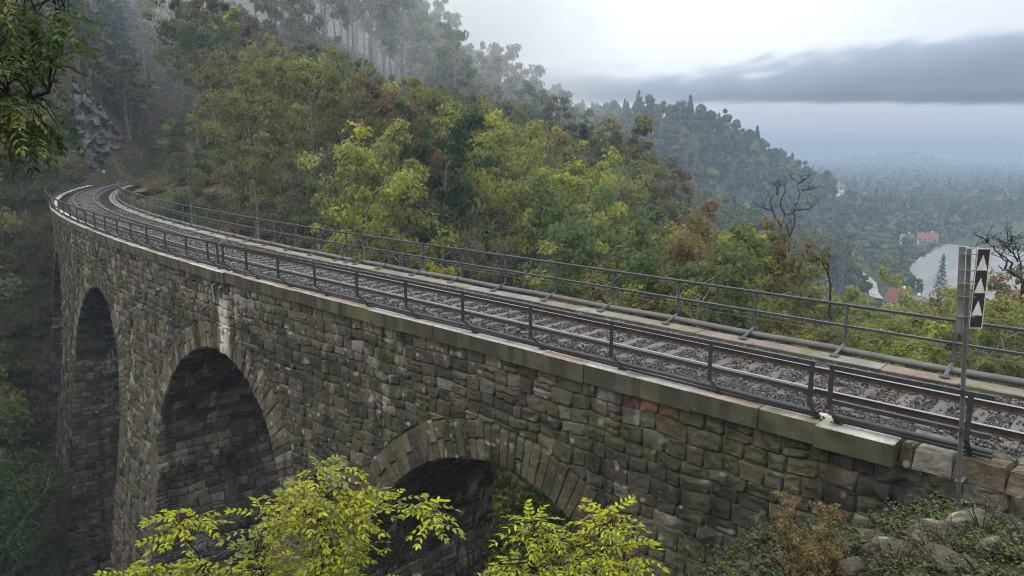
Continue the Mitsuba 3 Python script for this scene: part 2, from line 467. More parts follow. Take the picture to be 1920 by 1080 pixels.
rs = np.random.default_rng(11)
zs = courses(ZTOP - 0.05, -17.0, rs)
zs[0] = ZTOP + 0.02
rings = [Point(c, ZC).buffer(r + RING, 48).union(Polygon([(c - r, ZC), (c + r, ZC), (c + r, -40), (c - r, -40)])) for c, r in ARCHES]
pieces = []          # (score, vertices, faces, uv)
for cell in block_cells(-12.0, 76.0, zs, rs):
    cx, cz = cell.mean(0)
    if cx > 50 and cz < -13 and False:
        continue
    polys = [Polygon(cell)]
    for ring, (c, r) in zip(rings, ARCHES):
        if abs(cx - c) < r + RING + 1.2:
            q = polys[0].difference(ring) if polys else Polygon()
            polys = [q] if q.geom_type == 'Polygon' and not q.is_empty else sorted(getattr(q, 'geoms', []), key=lambda g: -g.area)[:1]
            if not polys or polys[0].area < 0.02:
                polys = []
                break
    if not polys:
        continue
    # a pier's edge leans into the opening below the springing
    q = np.array(polys[0].simplify(0.03).exterior.coords)[:-1]
    if len(q) < 3:
        continue
    for c, r in ARCHES:
        for sg in (-1, 1):
            m = (np.abs(q[:, 0] - (c + sg * r)) < 0.02) & (q[:, 1] < ZC)
            q[m, 0] -= sg * edge_in(q[m, 1])
    cc = face(q[:, 0].mean(), q[:, 1].mean())
    dist = np.linalg.norm(cc - CAM)
    if cx < 3.2:                                     # the broken-down end wall
        pr, bu, ro = rs.uniform(-0.03, 0.10), 0.05, 0.03
    else:
        pr, bu, ro = rs.uniform(-0.005, 0.045), 0.02, 0.014
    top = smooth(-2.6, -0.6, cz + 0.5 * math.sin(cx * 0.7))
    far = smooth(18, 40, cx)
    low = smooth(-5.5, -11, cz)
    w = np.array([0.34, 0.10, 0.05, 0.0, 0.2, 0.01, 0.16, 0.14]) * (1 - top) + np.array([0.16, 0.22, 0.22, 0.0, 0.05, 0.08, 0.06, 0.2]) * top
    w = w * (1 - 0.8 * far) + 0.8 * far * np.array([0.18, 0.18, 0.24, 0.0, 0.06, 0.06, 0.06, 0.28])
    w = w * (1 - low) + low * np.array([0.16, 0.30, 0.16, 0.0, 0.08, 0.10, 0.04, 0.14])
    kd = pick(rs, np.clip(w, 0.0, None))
    if cx < 3.4:
        kd = pick(rs, [.3, .12, .06, .0, .3, .03, .06, .13])  # darker stone colours stand in for the shade of plants at this end
    if 6.7 < cx < 7.9 and cz > -0.66:
        kd = 3
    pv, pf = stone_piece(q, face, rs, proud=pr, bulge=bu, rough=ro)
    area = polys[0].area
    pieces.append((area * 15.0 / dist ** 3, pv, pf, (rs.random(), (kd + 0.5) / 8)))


def emit(pieces, name, rest, most, material, smooth_angle=False, hidden=()):
    pieces.sort(key=lambda p: -p[0])
    for _, pv, pf, puv in pieces[:most]:
        add(name, (pv, pf, np.broadcast_to(puv, (len(pv), 2))), material, smooth=True)
    m = Mesh()
    for _, pv, pf, puv in pieces[most:]:
        m.add(pv, pf, puv)
    if m.n:
        add(rest, m.get(), material, smooth=True)
        labels[rest] = {'kind': 'stuff'}


# only what stands in the frame counts as largest
for k, (sc, pv, pf, puv) in enumerate(pieces):
    m = pv.mean(0)
    if m[0] / m[1] > 0.70 or m[2] - CAM[2] < -0.60 * m[1]:
        pieces[k] = (0.0, pv, pf, puv)
emit(pieces, 'viaduct__wall__stone', 'viaduct__wall__stonework', 300, 'stone_rock')

# arch rings
for c, r in ARCHES[:4]:
    pc = []
    key = fresh('viaduct__arch_ring')
    labels[key] = {}
    a = 0.0
    while a < math.pi:
        st = rs.uniform(0.215, 0.285) / r
        a1 = min(a + st, math.pi)
        if math.pi - a1 < 0.02:
            a1 = math.pi
        cuts = [0, RING] if rs.random() < 0.6 else [0, RING * rs.uniform(0.35, 0.65), RING]
        for r0, r1 in zip(cuts[:-1], cuts[1:]):
            e = rs.uniform(-0.04, 0.05) if r1 == RING else 0
            q = np.array([[c + rr * math.cos(t), ZC + rr * math.sin(t)] for rr, t in ((r + r0, a), (r + r1 + e, a), (r + r1 + e, a1), (r + r0, a1))])
            near = 1 - smooth(14, 30, c)
            kd = pick(rs, np.array([0.30, 0.12, 0.16, 0.0, 0.1, 0.04, 0.22, 0.2]) if c < 20 else np.array([0.14, 0.2, 0.26, 0.0, 0.04, 0.10, 0.06, 0.2]))
            dv, df = stone_piece(q, face, rs, proud=rs.uniform(0.02, 0.075), inset=0.022, bulge=0.012, rough=0.008, gap=0.005)
            d = np.linalg.norm(dv.mean(0) - CAM)
            pc.append((1 / d ** 3, dv, df, (rs.random(), (kd + 0.5) / 8)))
        a = a1
    emit(pc, key + '__voussoir', key + '__voussoir_rest', {11.85: 90, 27.65: 90, 45.0: 70, 62.2: 40}[c], 'stone_rock')
del labels['viaduct__arch_ring']

# pier flanks and soffits, seen inside the openings
flank_n = [80, 110, 60, 20, 0]
for (c, r), most in zip(ARCHES[:4], flank_n):
    s_e = c + r
    fl = lambda u, z, d: P(s_e - edge_in(z) - d, u * off_at(z) / off_at(-12.0), z)
    pc = []
    W = float(off_at(-12.0))
    for cell in block_cells(-W, W, courses(ZC, -24.0 if c > 20 else -13, rs, 0.30, 0.46), rs, 0.4, 0.95):
        cell[:, 0] = np.clip(cell[:, 0], -W, W)
        if np.ptp(cell[:, 0]) < 0.12:
            continue
        zc_ = cell[:, 1].mean()
        row = abs(zc_ - (ZC - 1.1)) < 0.24
        out = rs.uniform(0.0, 0.05)
        bu = 0.03
        if row and c > 20:
            out = 0.10 if rs.random() < 0.7 else 0.42
        elif row:
            out = 0.12
        kd = pick(rs, [0.08, 0.40, 0.08, 0.0, 0.08, 0.28, 0.01, 0.10])
        pv, pf = stone_piece(cell, fl, rs, proud=out, bulge=bu, rough=0.016)
        d = np.linalg.norm(pv.mean(0) - CAM)
        pc.append((Polygon(cell).area / d ** 3, pv, pf, (rs.random(), (kd + 0.5) / 8)))
    key = fresh('viaduct__pier_flank')
    labels[key] = {}
    emit(pc, key + '__block', key + '__blockwork', most, 'stone_rock')
    # soffit
    so = lambda u, t, d: P(c + (r - d) * np.cos(t / r), u * off_at(ZC + r * np.sin(t / r)) / WOFF, ZC + (r - d) * np.sin(t / r))
    m = Mesh()
    for cell in block_cells(-WOFF, WOFF, courses(r * math.pi * 0.999, 0.0, rs, 0.28, 0.42), rs, 0.5, 1.0, 0.01):
        cell[:, 0] = np.clip(cell[:, 0], -WOFF, WOFF)
        cell[:, 1] = np.clip(cell[:, 1], 0, r * math.pi)
        if np.ptp(cell[:, 0]) < 0.12 or np.ptp(cell[:, 1]) < 0.08:
            continue
        kd = pick(rs, [0.2, 0.2, 0.02, 0.0, 0.36, 0.03, 0.05, 0.1])
        pv, pf = stone_piece(cell, so, rs, proud=rs.uniform(0, 0.02), bulge=0.012, rough=0.008)
        m.add(pv, pf, (rs.random(), (kd + 0.5) / 8))
    key = add('viaduct__soffit', m.get(), 'stone_rock')
    labels[key] = {'kind': 'stuff'}
for k in [k for k in labels if k.startswith('viaduct__pier_flank') and labels[k] == {}] + [k for k in labels if k.startswith('viaduct__arch_ring') and labels[k] == {}]:
    del labels[k]

# coping: long slabs on both walls
CZ = -0.42


def slab(s0, s1, o0, o1, z0, z1, rng, c=0.02):
    s = np.array([s0 + 0.004, s1 - 0.004])
    lo, hi = min(o0, o1), max(o0, o1)
    dz, do = rng.normal(0, 0.006), rng.normal(0, 0.010)
    prof = [(lo, z0), (hi, z0), (hi, z1 - c), (hi - c, z1), (lo + c, z1), (lo, z1 - c)]
    mid = np.array([s[0], s[0] + c, s[1] - c, s[1]])
    v = []
    for i, q in enumerate(mid):
        k = c if i in (0, 3) else 0
        for o, z in prof:
            oo = o + do + (k * 0.6 if o < (lo + hi) / 2 else -k * 0.6)
            v.append(P(q, oo, z + dz - (k * 0.6 if z > (z0 + z1) / 2 else 0)))
    v = np.array(v)
    n = 6
    F = []
    for i in range(3):
        for j in range(n):
            a, b = i * n + j, i * n + (j + 1) % n
            F += [[a, a + n, b + n], [a, b + n, b]]
    for e in ((0, 1, 2), (0, 2, 3), (0, 3, 4), (0, 4, 5)):
        F.append([e[0], e[1], e[2]])
        F.append([3 * n + e[0], 3 * n + e[2], 3 * n + e[1]])
    m = trimesh.Trimesh(v, np.array(F), process=False)
    m.fix_normals()
    return np.array(m.vertices), np.array(m.faces)


s = 2.6
while s < 96:
    ln = rs.uniform(1.05, 1.6)
    if abs(s - 2.6) < 0.01:
        ln = 1.28
    bump = 0.07 if (s < 3.2 or 26.0 < s < 28.0) else 0.0
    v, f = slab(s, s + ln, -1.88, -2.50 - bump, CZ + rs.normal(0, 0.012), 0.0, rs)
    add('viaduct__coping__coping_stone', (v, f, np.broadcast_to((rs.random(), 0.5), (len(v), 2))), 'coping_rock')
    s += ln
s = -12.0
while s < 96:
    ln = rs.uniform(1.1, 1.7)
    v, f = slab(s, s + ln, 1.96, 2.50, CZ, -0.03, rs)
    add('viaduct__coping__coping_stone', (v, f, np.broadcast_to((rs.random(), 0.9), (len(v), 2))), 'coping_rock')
    s += ln
# broken flags on the wall head at the near end
for cell in block_cells(-11.0, 2.55, [-1.55, -1.98, -2.36], rs, 0.5, 0.9, 0.07):
    cell[:, 0] = np.minimum(cell[:, 0], 2.58)
    if np.ptp(cell[:, 0]) < 0.15:
        continue
    zr = -0.085 + rs.normal(0, 0.02)
    v, f = stone_piece(cell, lambda u, w, d: P(u, w, zr + d), rs, proud=rs.uniform(0.0, 0.05), inset=0.02, bulge=0.012, rough=0.016, depth=0.33)
    add('viaduct__wall_head__flag', (v, f, np.broadcast_to((rs.random(), (pick(rs, [.1, .3, .25, .03, 0, .25, 0, .1]) + 0.5) / 8), (len(v), 2))), 'stone_rock')
# drain spouts under the joint
for ds in (26.55, 27.15):
    pts = np.array([P(ds, -2.30, -0.50), P(ds, -2.62, -0.62), P(ds + (0.15 if ds < 27 else -0.2), -2.66, -1.25)])
    v, f = tube(pts, 0.045, 8)
    add('viaduct__drain_spout', (v, f, np.full((len(v), 2), 0.5)), 'galvanised')

# ------------------------------------------------------------------ track
labels['ballast_bed'] = {'kind': 'structure'}
sb = np.concatenate([np.arange(-14, 40, 0.4), np.arange(40, 150, 1.0)])
ob = np.array([-1.93, -1.75, -1.45, -1.2, -0.75, -0.4, 0, 0.4, 0.75, 1.2, 1.45, 1.75, 2.0])
zb = np.array([-0.16, -0.13, -0.085, -0.075, -0.085, -0.075, -0.08, -0.075, -0.085, -0.075, -0.085, -0.12, -0.15])


def bedmap(A, B):
    z = np.interp(B, ob, zb)
    w = meshkit.noise(np.stack([A * 1.7, B * 2.3, A * 0], -1)) * 0.05 - 0.03
    edge = 1 + 0.55 * smooth(92, 104, A)
    return P(A, B * edge, z + w - 0.12 * smooth(92, 104, A) * (np.abs(B) > 1.6))


v, f = grid(sb, ob, bedmap)
add('ballast_bed', (v, f), 'ballast_ground', smooth=True)

rg = np.random.default_rng(5)
m = Mesh()
octv = np.array([[1, 0, 0], [-1, 0, 0], [0, 1, 0], [0, -1, 0], [0, 0, 1], [0, 0, -1.0]])
octf = np.array([[0, 2, 4], [2, 1, 4], [1, 3, 4], [3, 0, 4], [2, 0, 5], [1, 2, 5], [3, 1, 5], [0, 3, 5]])


def gravel(n, s0, s1, size):
    s = rg.uniform(s0, s1, n)
    o = rg.uniform(-1.9, 1.98, n)
    sleeper = (np.abs(((s - 1.26 + 0.32) % 0.64) - 0.32) < 0.13) & (np.abs(o) < 1.22)
    rail = np.abs(np.abs(o) - 0.7525) < 0.075
    left = rg.random(n) < 0.06
    keep = (~sleeper | left) & ~rail
    s, o, sl = s[keep], o[keep], (sleeper & left)[keep]
    k = len(s)
    sz = size * rg.uniform(0.5, 1.3, k)
    z = np.interp(o, ob, zb) + sz * rg.uniform(-0.2, 0.5, k)
    z = np.where(sl, -0.055 + sz * 0.3, z)
    c = P(s, o, z)
    q = rg.normal(size=(k, 3, 3))
    q, _ = np.linalg.qr(q)
    sh = rg.uniform(0.65, 1.25, (k, 6, 3))
    v = np.einsum('kij,knj->kni', q, octv[None] * sh * rg.uniform(0.6, 1.2, (k, 1, 3))) * sz[:, None, None] + c[:, None]
    f = (octf[None] + (np.arange(k) * 6)[:, None, None]).reshape(-1, 3)
    uv = np.repeat(np.stack([rg.random(k), rg.random(k)], 1), 6, 0)
    m.add(v.reshape(-1, 3), f, uv)


gravel(24000, -2.0, 9.0, 0.034)
gravel(20000, 9.0, 26.0, 0.042)
gravel(10000, 26.0, 60.0, 0.06)
add('gravel', m.get(), 'ballast_stone')
labels['gravel'] = {'kind': 'stuff', 'label': 'grey crushed stone ballast between the sleepers', 'category': 'gravel'}

labels['railway_track'] = {'label': 'single railway track curving over the viaduct into the hillside', 'category': 'railway track'}
RS = np.concatenate([np.arange(-14, 40, 0.5), np.arange(40, 150, 0.5)])
prof = np.array([(-0.065, 0), (0.065, 0), (0.065, 0.012), (0.012, 0.03), (0.010, 0.105), (0.035, 0.118), (0.035, 0.142), (0.028, 0.15), (-0.028, 0.15), (-0.035, 0.142), (-0.035, 0.118), (-0.010, 0.105), (-0.012, 0.03), (-0.065, 0.012)])
for o in (-0.7525, 0.7525):
    pts = P(RS, o, -0.07 + 0.0)
    v, f = sweep(pts, prof, side_vec(RS))
    tp = np.tile((prof[:, 1] > 0.13).astype(float), len(RS))
    add('railway_track__rail', (v, f, np.stack([tp, tp * 0 + 0.5], 1)), 'rail_steel')
for k, s in enumerate(np.arange(1.26 - 0.64 * 20, 135, 0.64)):
    a = float(np.interp(s, PS, PH))
    R = np.array([[math.cos(a), math.sin(a), 0], [math.sin(a), -math.cos(a), 0], [0, 0, -1.0]])
    v, f = chamfer_box(0.25, 2.42 + rs.normal(0, 0.03), 0.14, 0.012, P(s, rs.normal(0, 0.02), -0.135 + rs.normal(0, 0.005)), R)
    add('railway_track__sleeper', (v, f[:, ::-1], np.broadcast_to((rs.random(), rs.random() * (1.0 if s < 12 else 0.6)), (len(v), 2))), 'sleeper_wood')
    if s < 26:                       # rail fastenings
        for o in (-0.7525, 0.7525):
            for e in (-0.11, 0.11):
                v, f = chamfer_box(0.09, 0.07, 0.05, 0.01, P(s, o + e, -0.05), R)
                if k % 1 == 0 and s < 12:
                    add('railway_track__rail_clip', (v, f[:, ::-1], np.full((len(v), 2), 0.3)), 'rail_steel')

# ------------------------------------------------------------------ parapet railings


def angle_bar(pts, w, side):
    return sweep(pts, [(-w / 2, -w / 2), (w / 2, -w / 2), (w / 2, w / 2), (-w / 2, w / 2)], side)


def railing(label, sd, posts, s0, s1, over0=0.15, over1=0.15, duct=True, mid=0.64, lower=None, group='steel parapet railings of the viaduct', ztop=1.14, zkink=0.38):
    """sd: -1 towards the valley (camera side), 1 the far side."""
    key = thing('parapet_railing', label, 'railing', group)
    ofb, oft = sd * 2.22, sd * (2.66 if sd < 0 else 2.80)
    for s in posts:
        a = float(np.interp(s, PS, PH))
        t = np.array([math.cos(a), math.sin(a), 0])
        n = np.array([math.sin(a), -math.cos(a), 0]) * sd
        if sd > 0:
            zkink = 0.19
        pts = np.array([P(s, ofb, -0.01), P(s, ofb, 0.03), P(s, oft, zkink), P(s, oft, ztop - 0.02)])
        w = 0.052
        m = Mesh()
        # T section: a web across the line and a flange along it
        for (hw, hd, shift) in ((0.040, 0.008, 0.032), (0.008, 0.032, 0.0)):
            v = []
            for i, q in enumerate(pts):
                d = n if i < 3 else n
                for a_, b_ in ((-1, -1), (1, -1), (1, 1), (-1, 1)):
                    v.append(q + t * a_ * hw + d * (b_ * hd + shift))
            v = np.array(v)
            F = []
            for i in range(3):
                for j in range(4):
                    A, B = i * 4 + j, i * 4 + (j + 1) % 4
                    F += [[A, A + 4, B + 4], [A, B + 4, B]]
            F += [[0, 1, 2], [0, 2, 3], [12, 14, 13], [12, 15, 14]]
            m.add(v, F)
        pv, pf = chamfer_box(0.20, 0.16, 0.025, 0.005, P(s, ofb, 0.006), np.stack([t, n, [0, 0, 1]], 1))
        m.add(pv, pf)
        for e in (-0.07, 0.07):
            pv, pf = chamfer_box(0.03, 0.03, 0.03, 0.006, P(s, ofb + sd * -0.045, 0.03) + t * e, np.stack([t, n, [0, 0, 1]], 1))
            m.add(pv, pf)
        add(key + '__post', m.get(), 'shaded_steel' if sd < 0 else 'grey_steel')
    ss = np.linspace(s0 - over0, s1 + over1, max(3, int((s1 - s0) / 0.6)))
    sv = side_vec(ss)
    v, f = sweep(P(ss, oft, ztop), [(-0.038, -0.010), (0.038, -0.010), (0.038, 0.010), (0.010, 0.010), (0.010, 0.016), (-0.038, 0.016)], sv)
    m = Mesh().add(v, f)
    v, f = sweep(P(ss, oft + sd * 0.034, ztop - 0.03), [(-0.006, -0.032), (0.006, -0.032), (0.006, 0.024), (-0.006, 0.024)], sv)
    m.add(v, f)
    add(key + '__top_rail', m.get(), 'shaded_steel' if sd < 0 else 'grey_steel')
    v, f = sweep(P(ss, oft - sd * 0.02, mid), [(-0.028, -0.008), (0.028, -0.008), (0.028, 0.008), (-0.028, 0.008)], sv)
    m = Mesh().add(v, f)
    v, f = sweep(P(ss, oft + sd * 0.012, mid - 0.03), [(-0.006, -0.03), (0.006, -0.03), (0.006, 0.025), (-0.006, 0.025)], sv)
    m.add(v, f)
    add(key + '__middle_rail', m.get(), 'shaded_steel' if sd < 0 else 'grey_steel')
    if duct:
        if sd > 0:
            v, f = tube(P(ss, 2.66, 0.055 + 0.012 * np.sin(ss * 1.4)), 0.08, 10)
            add(key + '__cable_duct', (v, f, np.full((len(v), 2), 0.5)), 'duct_plastic', smooth=True)
        else:
            v, f = tube(P(ss, -2.36, 0.16 + 0.008 * np.sin(ss * 1.1)), 0.046, 10)
            m = Mesh().add(v, f)
            v, f = tube(P(ss, -2.27, 0.055 + 0.006 * np.sin(ss * 0.7)), 0.034, 8)
            m.add(v, f)
            add(key + '__cable_duct', m.get(), 'dark_duct', smooth=True)
    if sd > 0:
        for z in (0.43, 0.53):
            v, f = tube(P(ss, oft + 0.01, z + 0.01 * np.sin(ss * 2)), 0.006, 5)
            add(key + '__wire', (v, f, np.full((len(v), 2), 0.5)), 'duct_plastic')
    return key


railing('short near railing section on the valley side with cut-off middle rail', -1, [3.62, 1.62], 1.62, 3.62, over0=0.30, over1=0.04, mid=0.53)
railing('long straight railing section on the valley side between the two double posts', -1, [3.95, 5.85, 8.17, 10.5, 12.83, 15.13, 17.42, 19.68, 21.92, 24.1, 25.9], 3.95, 25.9, 0.05, 0.12)
railing('far curved railing section on the valley side running round the bend', -1, [26.35, 27.2] + list(np.arange(29.2, 96, 2.25)), 26.35, 95.5, 0.05, 0.2)
railing('near railing section on the forest side with a thick grey duct along it', 1, [-6.6, -4.2, -1.9, 0.5, 2.95, 5.31, 7.62, 9.9, 12.14, 14.37, 16.6, 18.77, 20.92, 23.05, 24.62], -6.6, 24.62, 0.2, 0.08)
railing('far curved railing section on the forest side beyond the double post', 1, [25.3, 26.07] + list(np.arange(28.15, 84, 2.2)), 25.3, 83.5, 0.05, 0.1)
# ------------------------------------------------------------------ terrain


def pol(az, d):
    a = math.radians(az)
    return d * math.sin(a), d * math.cos(a)


CTRL = []
for s, o, z in [(-12, 0, -.7), (-6, -3.2, -.7), (-2, -3.1, -.65), (1, -3.1, -.72), (2.3, -3.1, -.95), (4, -3.2, -1.75), (7, -3.4, -4.2), (11, -3.8, -8.2), (16, -4, -10.2), (24, -5, -14), (32, -6, -19), (45, -6, -24), (60, -6, -24), (72, -5, -18), (82, -4.5, -9),
                (90, -4, -2.2), (98, -3.5, -.5), (110, -3, -.3), (125, -3, -.2), (98, 0, -.45), (110, 0, -.35), (125, 0, -.3), (140, 0, -.3), (98, 3.5, -.5), (110, 3.5, -.3), (125, 3.5, -.2), (140, 3.5, -.2), (140, -3.5, -.2),
                (-4, -8, .3), (1, -8, -.6), (5, -8, -3), (10, -8, -6.5), (18, -10, -12), (30, -10, -20), (-6, -15, 3.0),
                (-8, 3.5, -1.2), (0, 4, -1.5), (5, 4, -4.0), (11, 4.5, -9.3), (18, 4.5, -10.8), (12, 9, -8.5), (26, 4, -9), (35, 4, -10), (45, 4, -9.5), (55, 4, -8), (65, 4, -5.5), (75, 4, -3), (84, 4, -1.2), (90, 5, -.5),
                (24, 10, -10), (35, 12, -7), (45, 10, -6), (55, 12, -4), (65, 12, -2), (75, 12, -.3), (85, 12, 1.0), (95, 10, 2.0), (105, 9, 3.0), (115, 9, 4.5), (130, 9, 6), (95, 22, 7), (115, 20, 10),
                (35, 0, -20), (50, 0, -23), (65, 0, -20), (20, 0, -12.5), (15, 0, -11), (11, 0, -10), (7.5, 0, -9.5)]:
    q = P(s, o, 0)
    CTRL.append((q[0], q[1], z + GRADE * s))
CTRL += [(0, 0, 3.1), (0, 2.5, 2.3), (0, 6, -1.4), (0, 9, -4.6), (0, 12.5, -6), (4, 6, 0.4), (2, 7.5, -1.8), (6, 8.8, -.25), (6.7, 10, -.4), (5, 9, -.85), (3, 10, -3.2), (7, 4, 1.5), (9, 7, .6), (-6, 4, -2.0), (-10, 8, -7.5), (-14, 12, -12), (-18, 15, -15), (-25, 30, -22), (-38, 45, -24),
         (-45, 38, -18), (-60, 50, -8), (-75, 60, 3), (-60, 75, -10), (-66, 90, 2), (-75, 80, 4), (-12, 0, -3), (-20, -8, 0), (0, -10, 5.5), (12, -12, 4.5), (22, -6, 1.5), (30, 0, -4), (24, 8, -1.5), (-40, 10, -14), (-60, 10, -6), (-50, -30, 8), (0, -60, 20), (50, -50, 10)]
for az, row in [(-33.9, [(100, 5), (130, 20), (200, 60), (270, 62)]), (-30.2, [(106, 1.5), (114, 4), (126, 16)]), (-31, [(112, 5), (150, 26), (200, 56), (270, 62)]), (-28.6, [(110, .3), (118, 1.2), (129, 14), (165, 30), (210, 56), (260, 62)]), (-26.3, [(116, 0), (125, .6), (135, 7), (150, 14), (180, 30), (220, 56), (270, 62)]),
                (-23.6, [(118, 8), (150, 22), (200, 48), (260, 62)]), (-21.4, [(75, -3.5), (100, 6), (150, 26), (200, 50), (250, 62)]), (-14.2, [(48, -9), (70, -3.5), (100, 6), (150, 27), (200, 47), (250, 61), (300, 60)]),
                (-9.5, [(70, -6), (110, 4), (150, 17), (195, 24), (225, 27), (300, 10)]), (-3.2, [(40, -11), (80, -9), (140, 1), (190, 1), (220, 3), (280, -12)]), (0, [(35, -10), (80, -12), (150, -3), (210, 1), (240, 3), (300, -16)]),
                (3.6, [(60, -14), (120, -12), (200, -4), (255, 0), (310, -18)]), (6, [(60, -15), (150, -15), (230, -15), (268, -14), (330, -30)]), (11.5, [(32, -9), (60, -16), (110, -24), (170, -27), (230, -26), (285, -22), (345, -34)]),
                (15.3, [(30, -8), (60, -17), (120, -30), (230, -34), (290, -30), (345, -38)]), (19, [(30, -8), (50, -15), (75, -25), (130, -38), (200, -42), (285, -36), (350, -43)]), (22.5, [(28, -7.5), (50, -17), (100, -38), (155, -45), (300, -45)]),
                (27.4, [(26, -6), (45, -15), (90, -38), (140, -45), (300, -45)]), (33.4, [(24, -5), (40, -13), (90, -38), (140, -45), (300, -45)]), (41, [(24, -4), (42, -10), (90, -36), (150, -45)]), (60, [(50, -6), (90, -20), (160, -45)]),
                # the second hill
                (-3, [(400, 0), (480, 20), (560, 20)]), (4, [(380, -14), (450, 6), (520, 14), (620, 0)]), (8.5, [(390, -32), (430, -16), (480, 20), (540, 8), (640, -25)]), (11.5, [(395, -36), (440, -16), (500, 26), (560, 10), (680, -40)]),
                (15.3, [(400, -42), (450, -24), (515, 16), (580, -4), (690, -44)]), (17.5, [(410, -44), (460, -28), (525, 0.5), (590, -15), (690, -45)]), (20, [(430, -45), (480, -34), (535, -11), (600, -28)]), (22.4, [(460, -45), (545, -24), (610, -40)]), (25, [(460, -45), (550, -42)]),
                (28, [(450, -45), (560, -44)]), (33, [(430, -45), (560, -42)]), (38, [(430, -44), (560, -40)])]:
    CTRL += [(*pol(az, d), z) for d, z in row]
for az in range(-180, 180, 15):
    zf = 62 if -100 < az < -12 else 60 if -180 <= az <= -100 else 25 if az > 100 else -45
    if -12 <= az <= 0:
        zf = 10
    CTRL += [(*pol(az, d), zf) for d in (420 if az < -12 else 720, 760, 900)]
CTRL = np.array(CTRL)
_rbf = RBFInterpolator(CTRL[:, :2], CTRL[:, 2], neighbors=40, kernel='linear', smoothing=0.0)


def ground(x, y):
    x, y = np.asarray(x, float), np.asarray(y, float)
    shp = x.shape
    x, y = x.ravel(), y.ravel()
    r = np.hypot(x, y)
    q = np.stack([x, y], -1)
    rr = np.minimum(r, 850)
    z = _rbf(q * (rr / np.maximum(r, 1e-6))[:, None])
    az = np.degrees(np.arctan2(x, y))
    plain = -45.0
    z = np.minimum(z, 28 + 6 * np.tanh((z - 28) / 12)) * (z > 28) + z * (z <= 28)
    z = z + (plain - z) * smooth(700, 850, r) * ((az > -12) & (az < 100))
    # the far low hills on the skyline
    z += 40 * np.exp(-((az - 27.2) / 2.4) ** 2 - ((r - 3300) / 500) ** 2) + 30 * np.exp(-((az - 24) / 2.6) ** 2 - ((r - 3900) / 500) ** 2) + 24 * np.exp(-((az - 35) / 5) ** 2 - ((r - 4300) / 500) ** 2)
    q3 = np.stack([x, y, x * 0], -1)
    wet = smooth(-43, -40, z)
    z += ((meshkit.fbm(q3 / 22.0, 4, 3) - 0.5) * np.clip(r / 60, 0.1, 4.0) + (meshkit.fbm(q3 / 1.4, 3, 4) - 0.5) * np.clip(0.35 - r / 400, 0, 0.35)) * (0.25 + 0.75 * wet)
    s, off = to_path(x, y)
    near = (s > 92) & (np.abs(off) < 3.2)
    z = np.where(near, np.minimum(z, GRADE * s - 0.42), z)
    near = (s < 3) & (s > -14) & (np.abs(off) < 2.4)
    z = np.where(near, np.minimum(z, -0.6), z)
    return z.reshape(shp)


azs = np.radians(np.concatenate([np.arange(-180, -44, 4.0), np.arange(-44, 48, 0.5), np.arange(48, 180.1, 4.0)]))
rr = np.concatenate([[0.01], np.geomspace(0.8, 60, 110), np.geomspace(61, 700, 110)[1:], np.geomspace(720, 9000, 50)])
A, R_ = np.meshgrid(azs, rr, indexing='ij')
X, Y = R_ * np.sin(A), R_ * np.cos(A)
Z = ground(X, Y)
n, k = A.shape
i, j = np.meshgrid(np.arange(n - 1), np.arange(k - 1), indexing='ij')
q = np.stack([i * k + j, i * k + j + 1, (i + 1) * k + j + 1, (i + 1) * k + j], -1).reshape(-1, 4)
add('hillside_ground', (np.stack([X, Y, Z], -1).reshape(-1, 3), q[:, ::-1]), 'soil', smooth=True)
labels['hillside_ground'] = {'kind': 'structure'}


def gz(x, y):
    return float(ground(np.array([x]), np.array([y]))[0])


# the river on the valley floor, its pale lane and banks
RIV = np.array([(118, 215), (152, 272), (172, 322), (200, 362), (228, 398), (277, 446), (330, 500), (420, 560), (470, 520), (380, 470), (318, 425), (285, 385), (255, 330), (230, 262), (200, 190), (150, 180)], float)
poly = Polygon(RIV).buffer(14).buffer(-14)
v2, f2 = trimesh.creation.triangulate_polygon(poly, engine='earcut')
add('river', (np.column_stack([v2, np.full(len(v2), -44.2)]), f2), 'river_water')
labels['river'] = {'kind': 'structure'}


def water_bump(p, n, uv):
    return fbm(p.x * 0.35, p.y * 0.22, 0.0, 3)


scene['river_water'] = {'type': 'twosided', 'b': {'type': 'bumpmap', 'arbitrary': mikit.proc(water_bump, 0.05), 'scale': 0.12, 'bsdf': {'type': 'principled', 'base_color': mikit.proc(lambda p, n, uv: mi.Color3f(0.14, 0.134, 0.125) * (0.45 + 1.1 * fbm((p.x - p.y) * 0.10, (p.x + p.y) * 0.018, 0.0, 4))), 'roughness': 0.35, 'specular': 0.4}}}
lane = np.array([(124, 250), (130, 266), (141, 290), (150, 316), (157, 340), (160, 352)], float)
ls = np.concatenate([np.linspace(lane[i], lane[i + 1], 5)[:-1] for i in range(5)] + [lane[-1:]])
sw = np.gradient(ls, axis=0)
sw = np.stack([sw[:, 1], -sw[:, 0]], 1) / np.linalg.norm(sw, axis=1, keepdims=True) * 2.1
lv = np.stack([np.column_stack([ls - sw, ground(*(ls - sw).T) + 0.6]), np.column_stack([ls + sw, ground(*(ls + sw).T) + 0.6])], 1)
k = len(ls)
add('lane', (lv.reshape(-1, 3), np.array([[2 * i, 2 * i + 1, 2 * i + 3, 2 * i + 2] for i in range(k - 1)])), 'lane_gravel')
labels['lane'] = {'kind': 'structure'}
scene['lane_gravel'] = {'type': 'twosided', 'b': {'type': 'diffuse', 'reflectance': mikit.proc(lambda p, n, uv: mi.Color3f(0.38, 0.37, 0.35) * (0.5 + 0.9 * fbm(p.x * 0.5, p.y * 0.5, 0.0, 3)))}}

# ------------------------------------------------------------------ plants


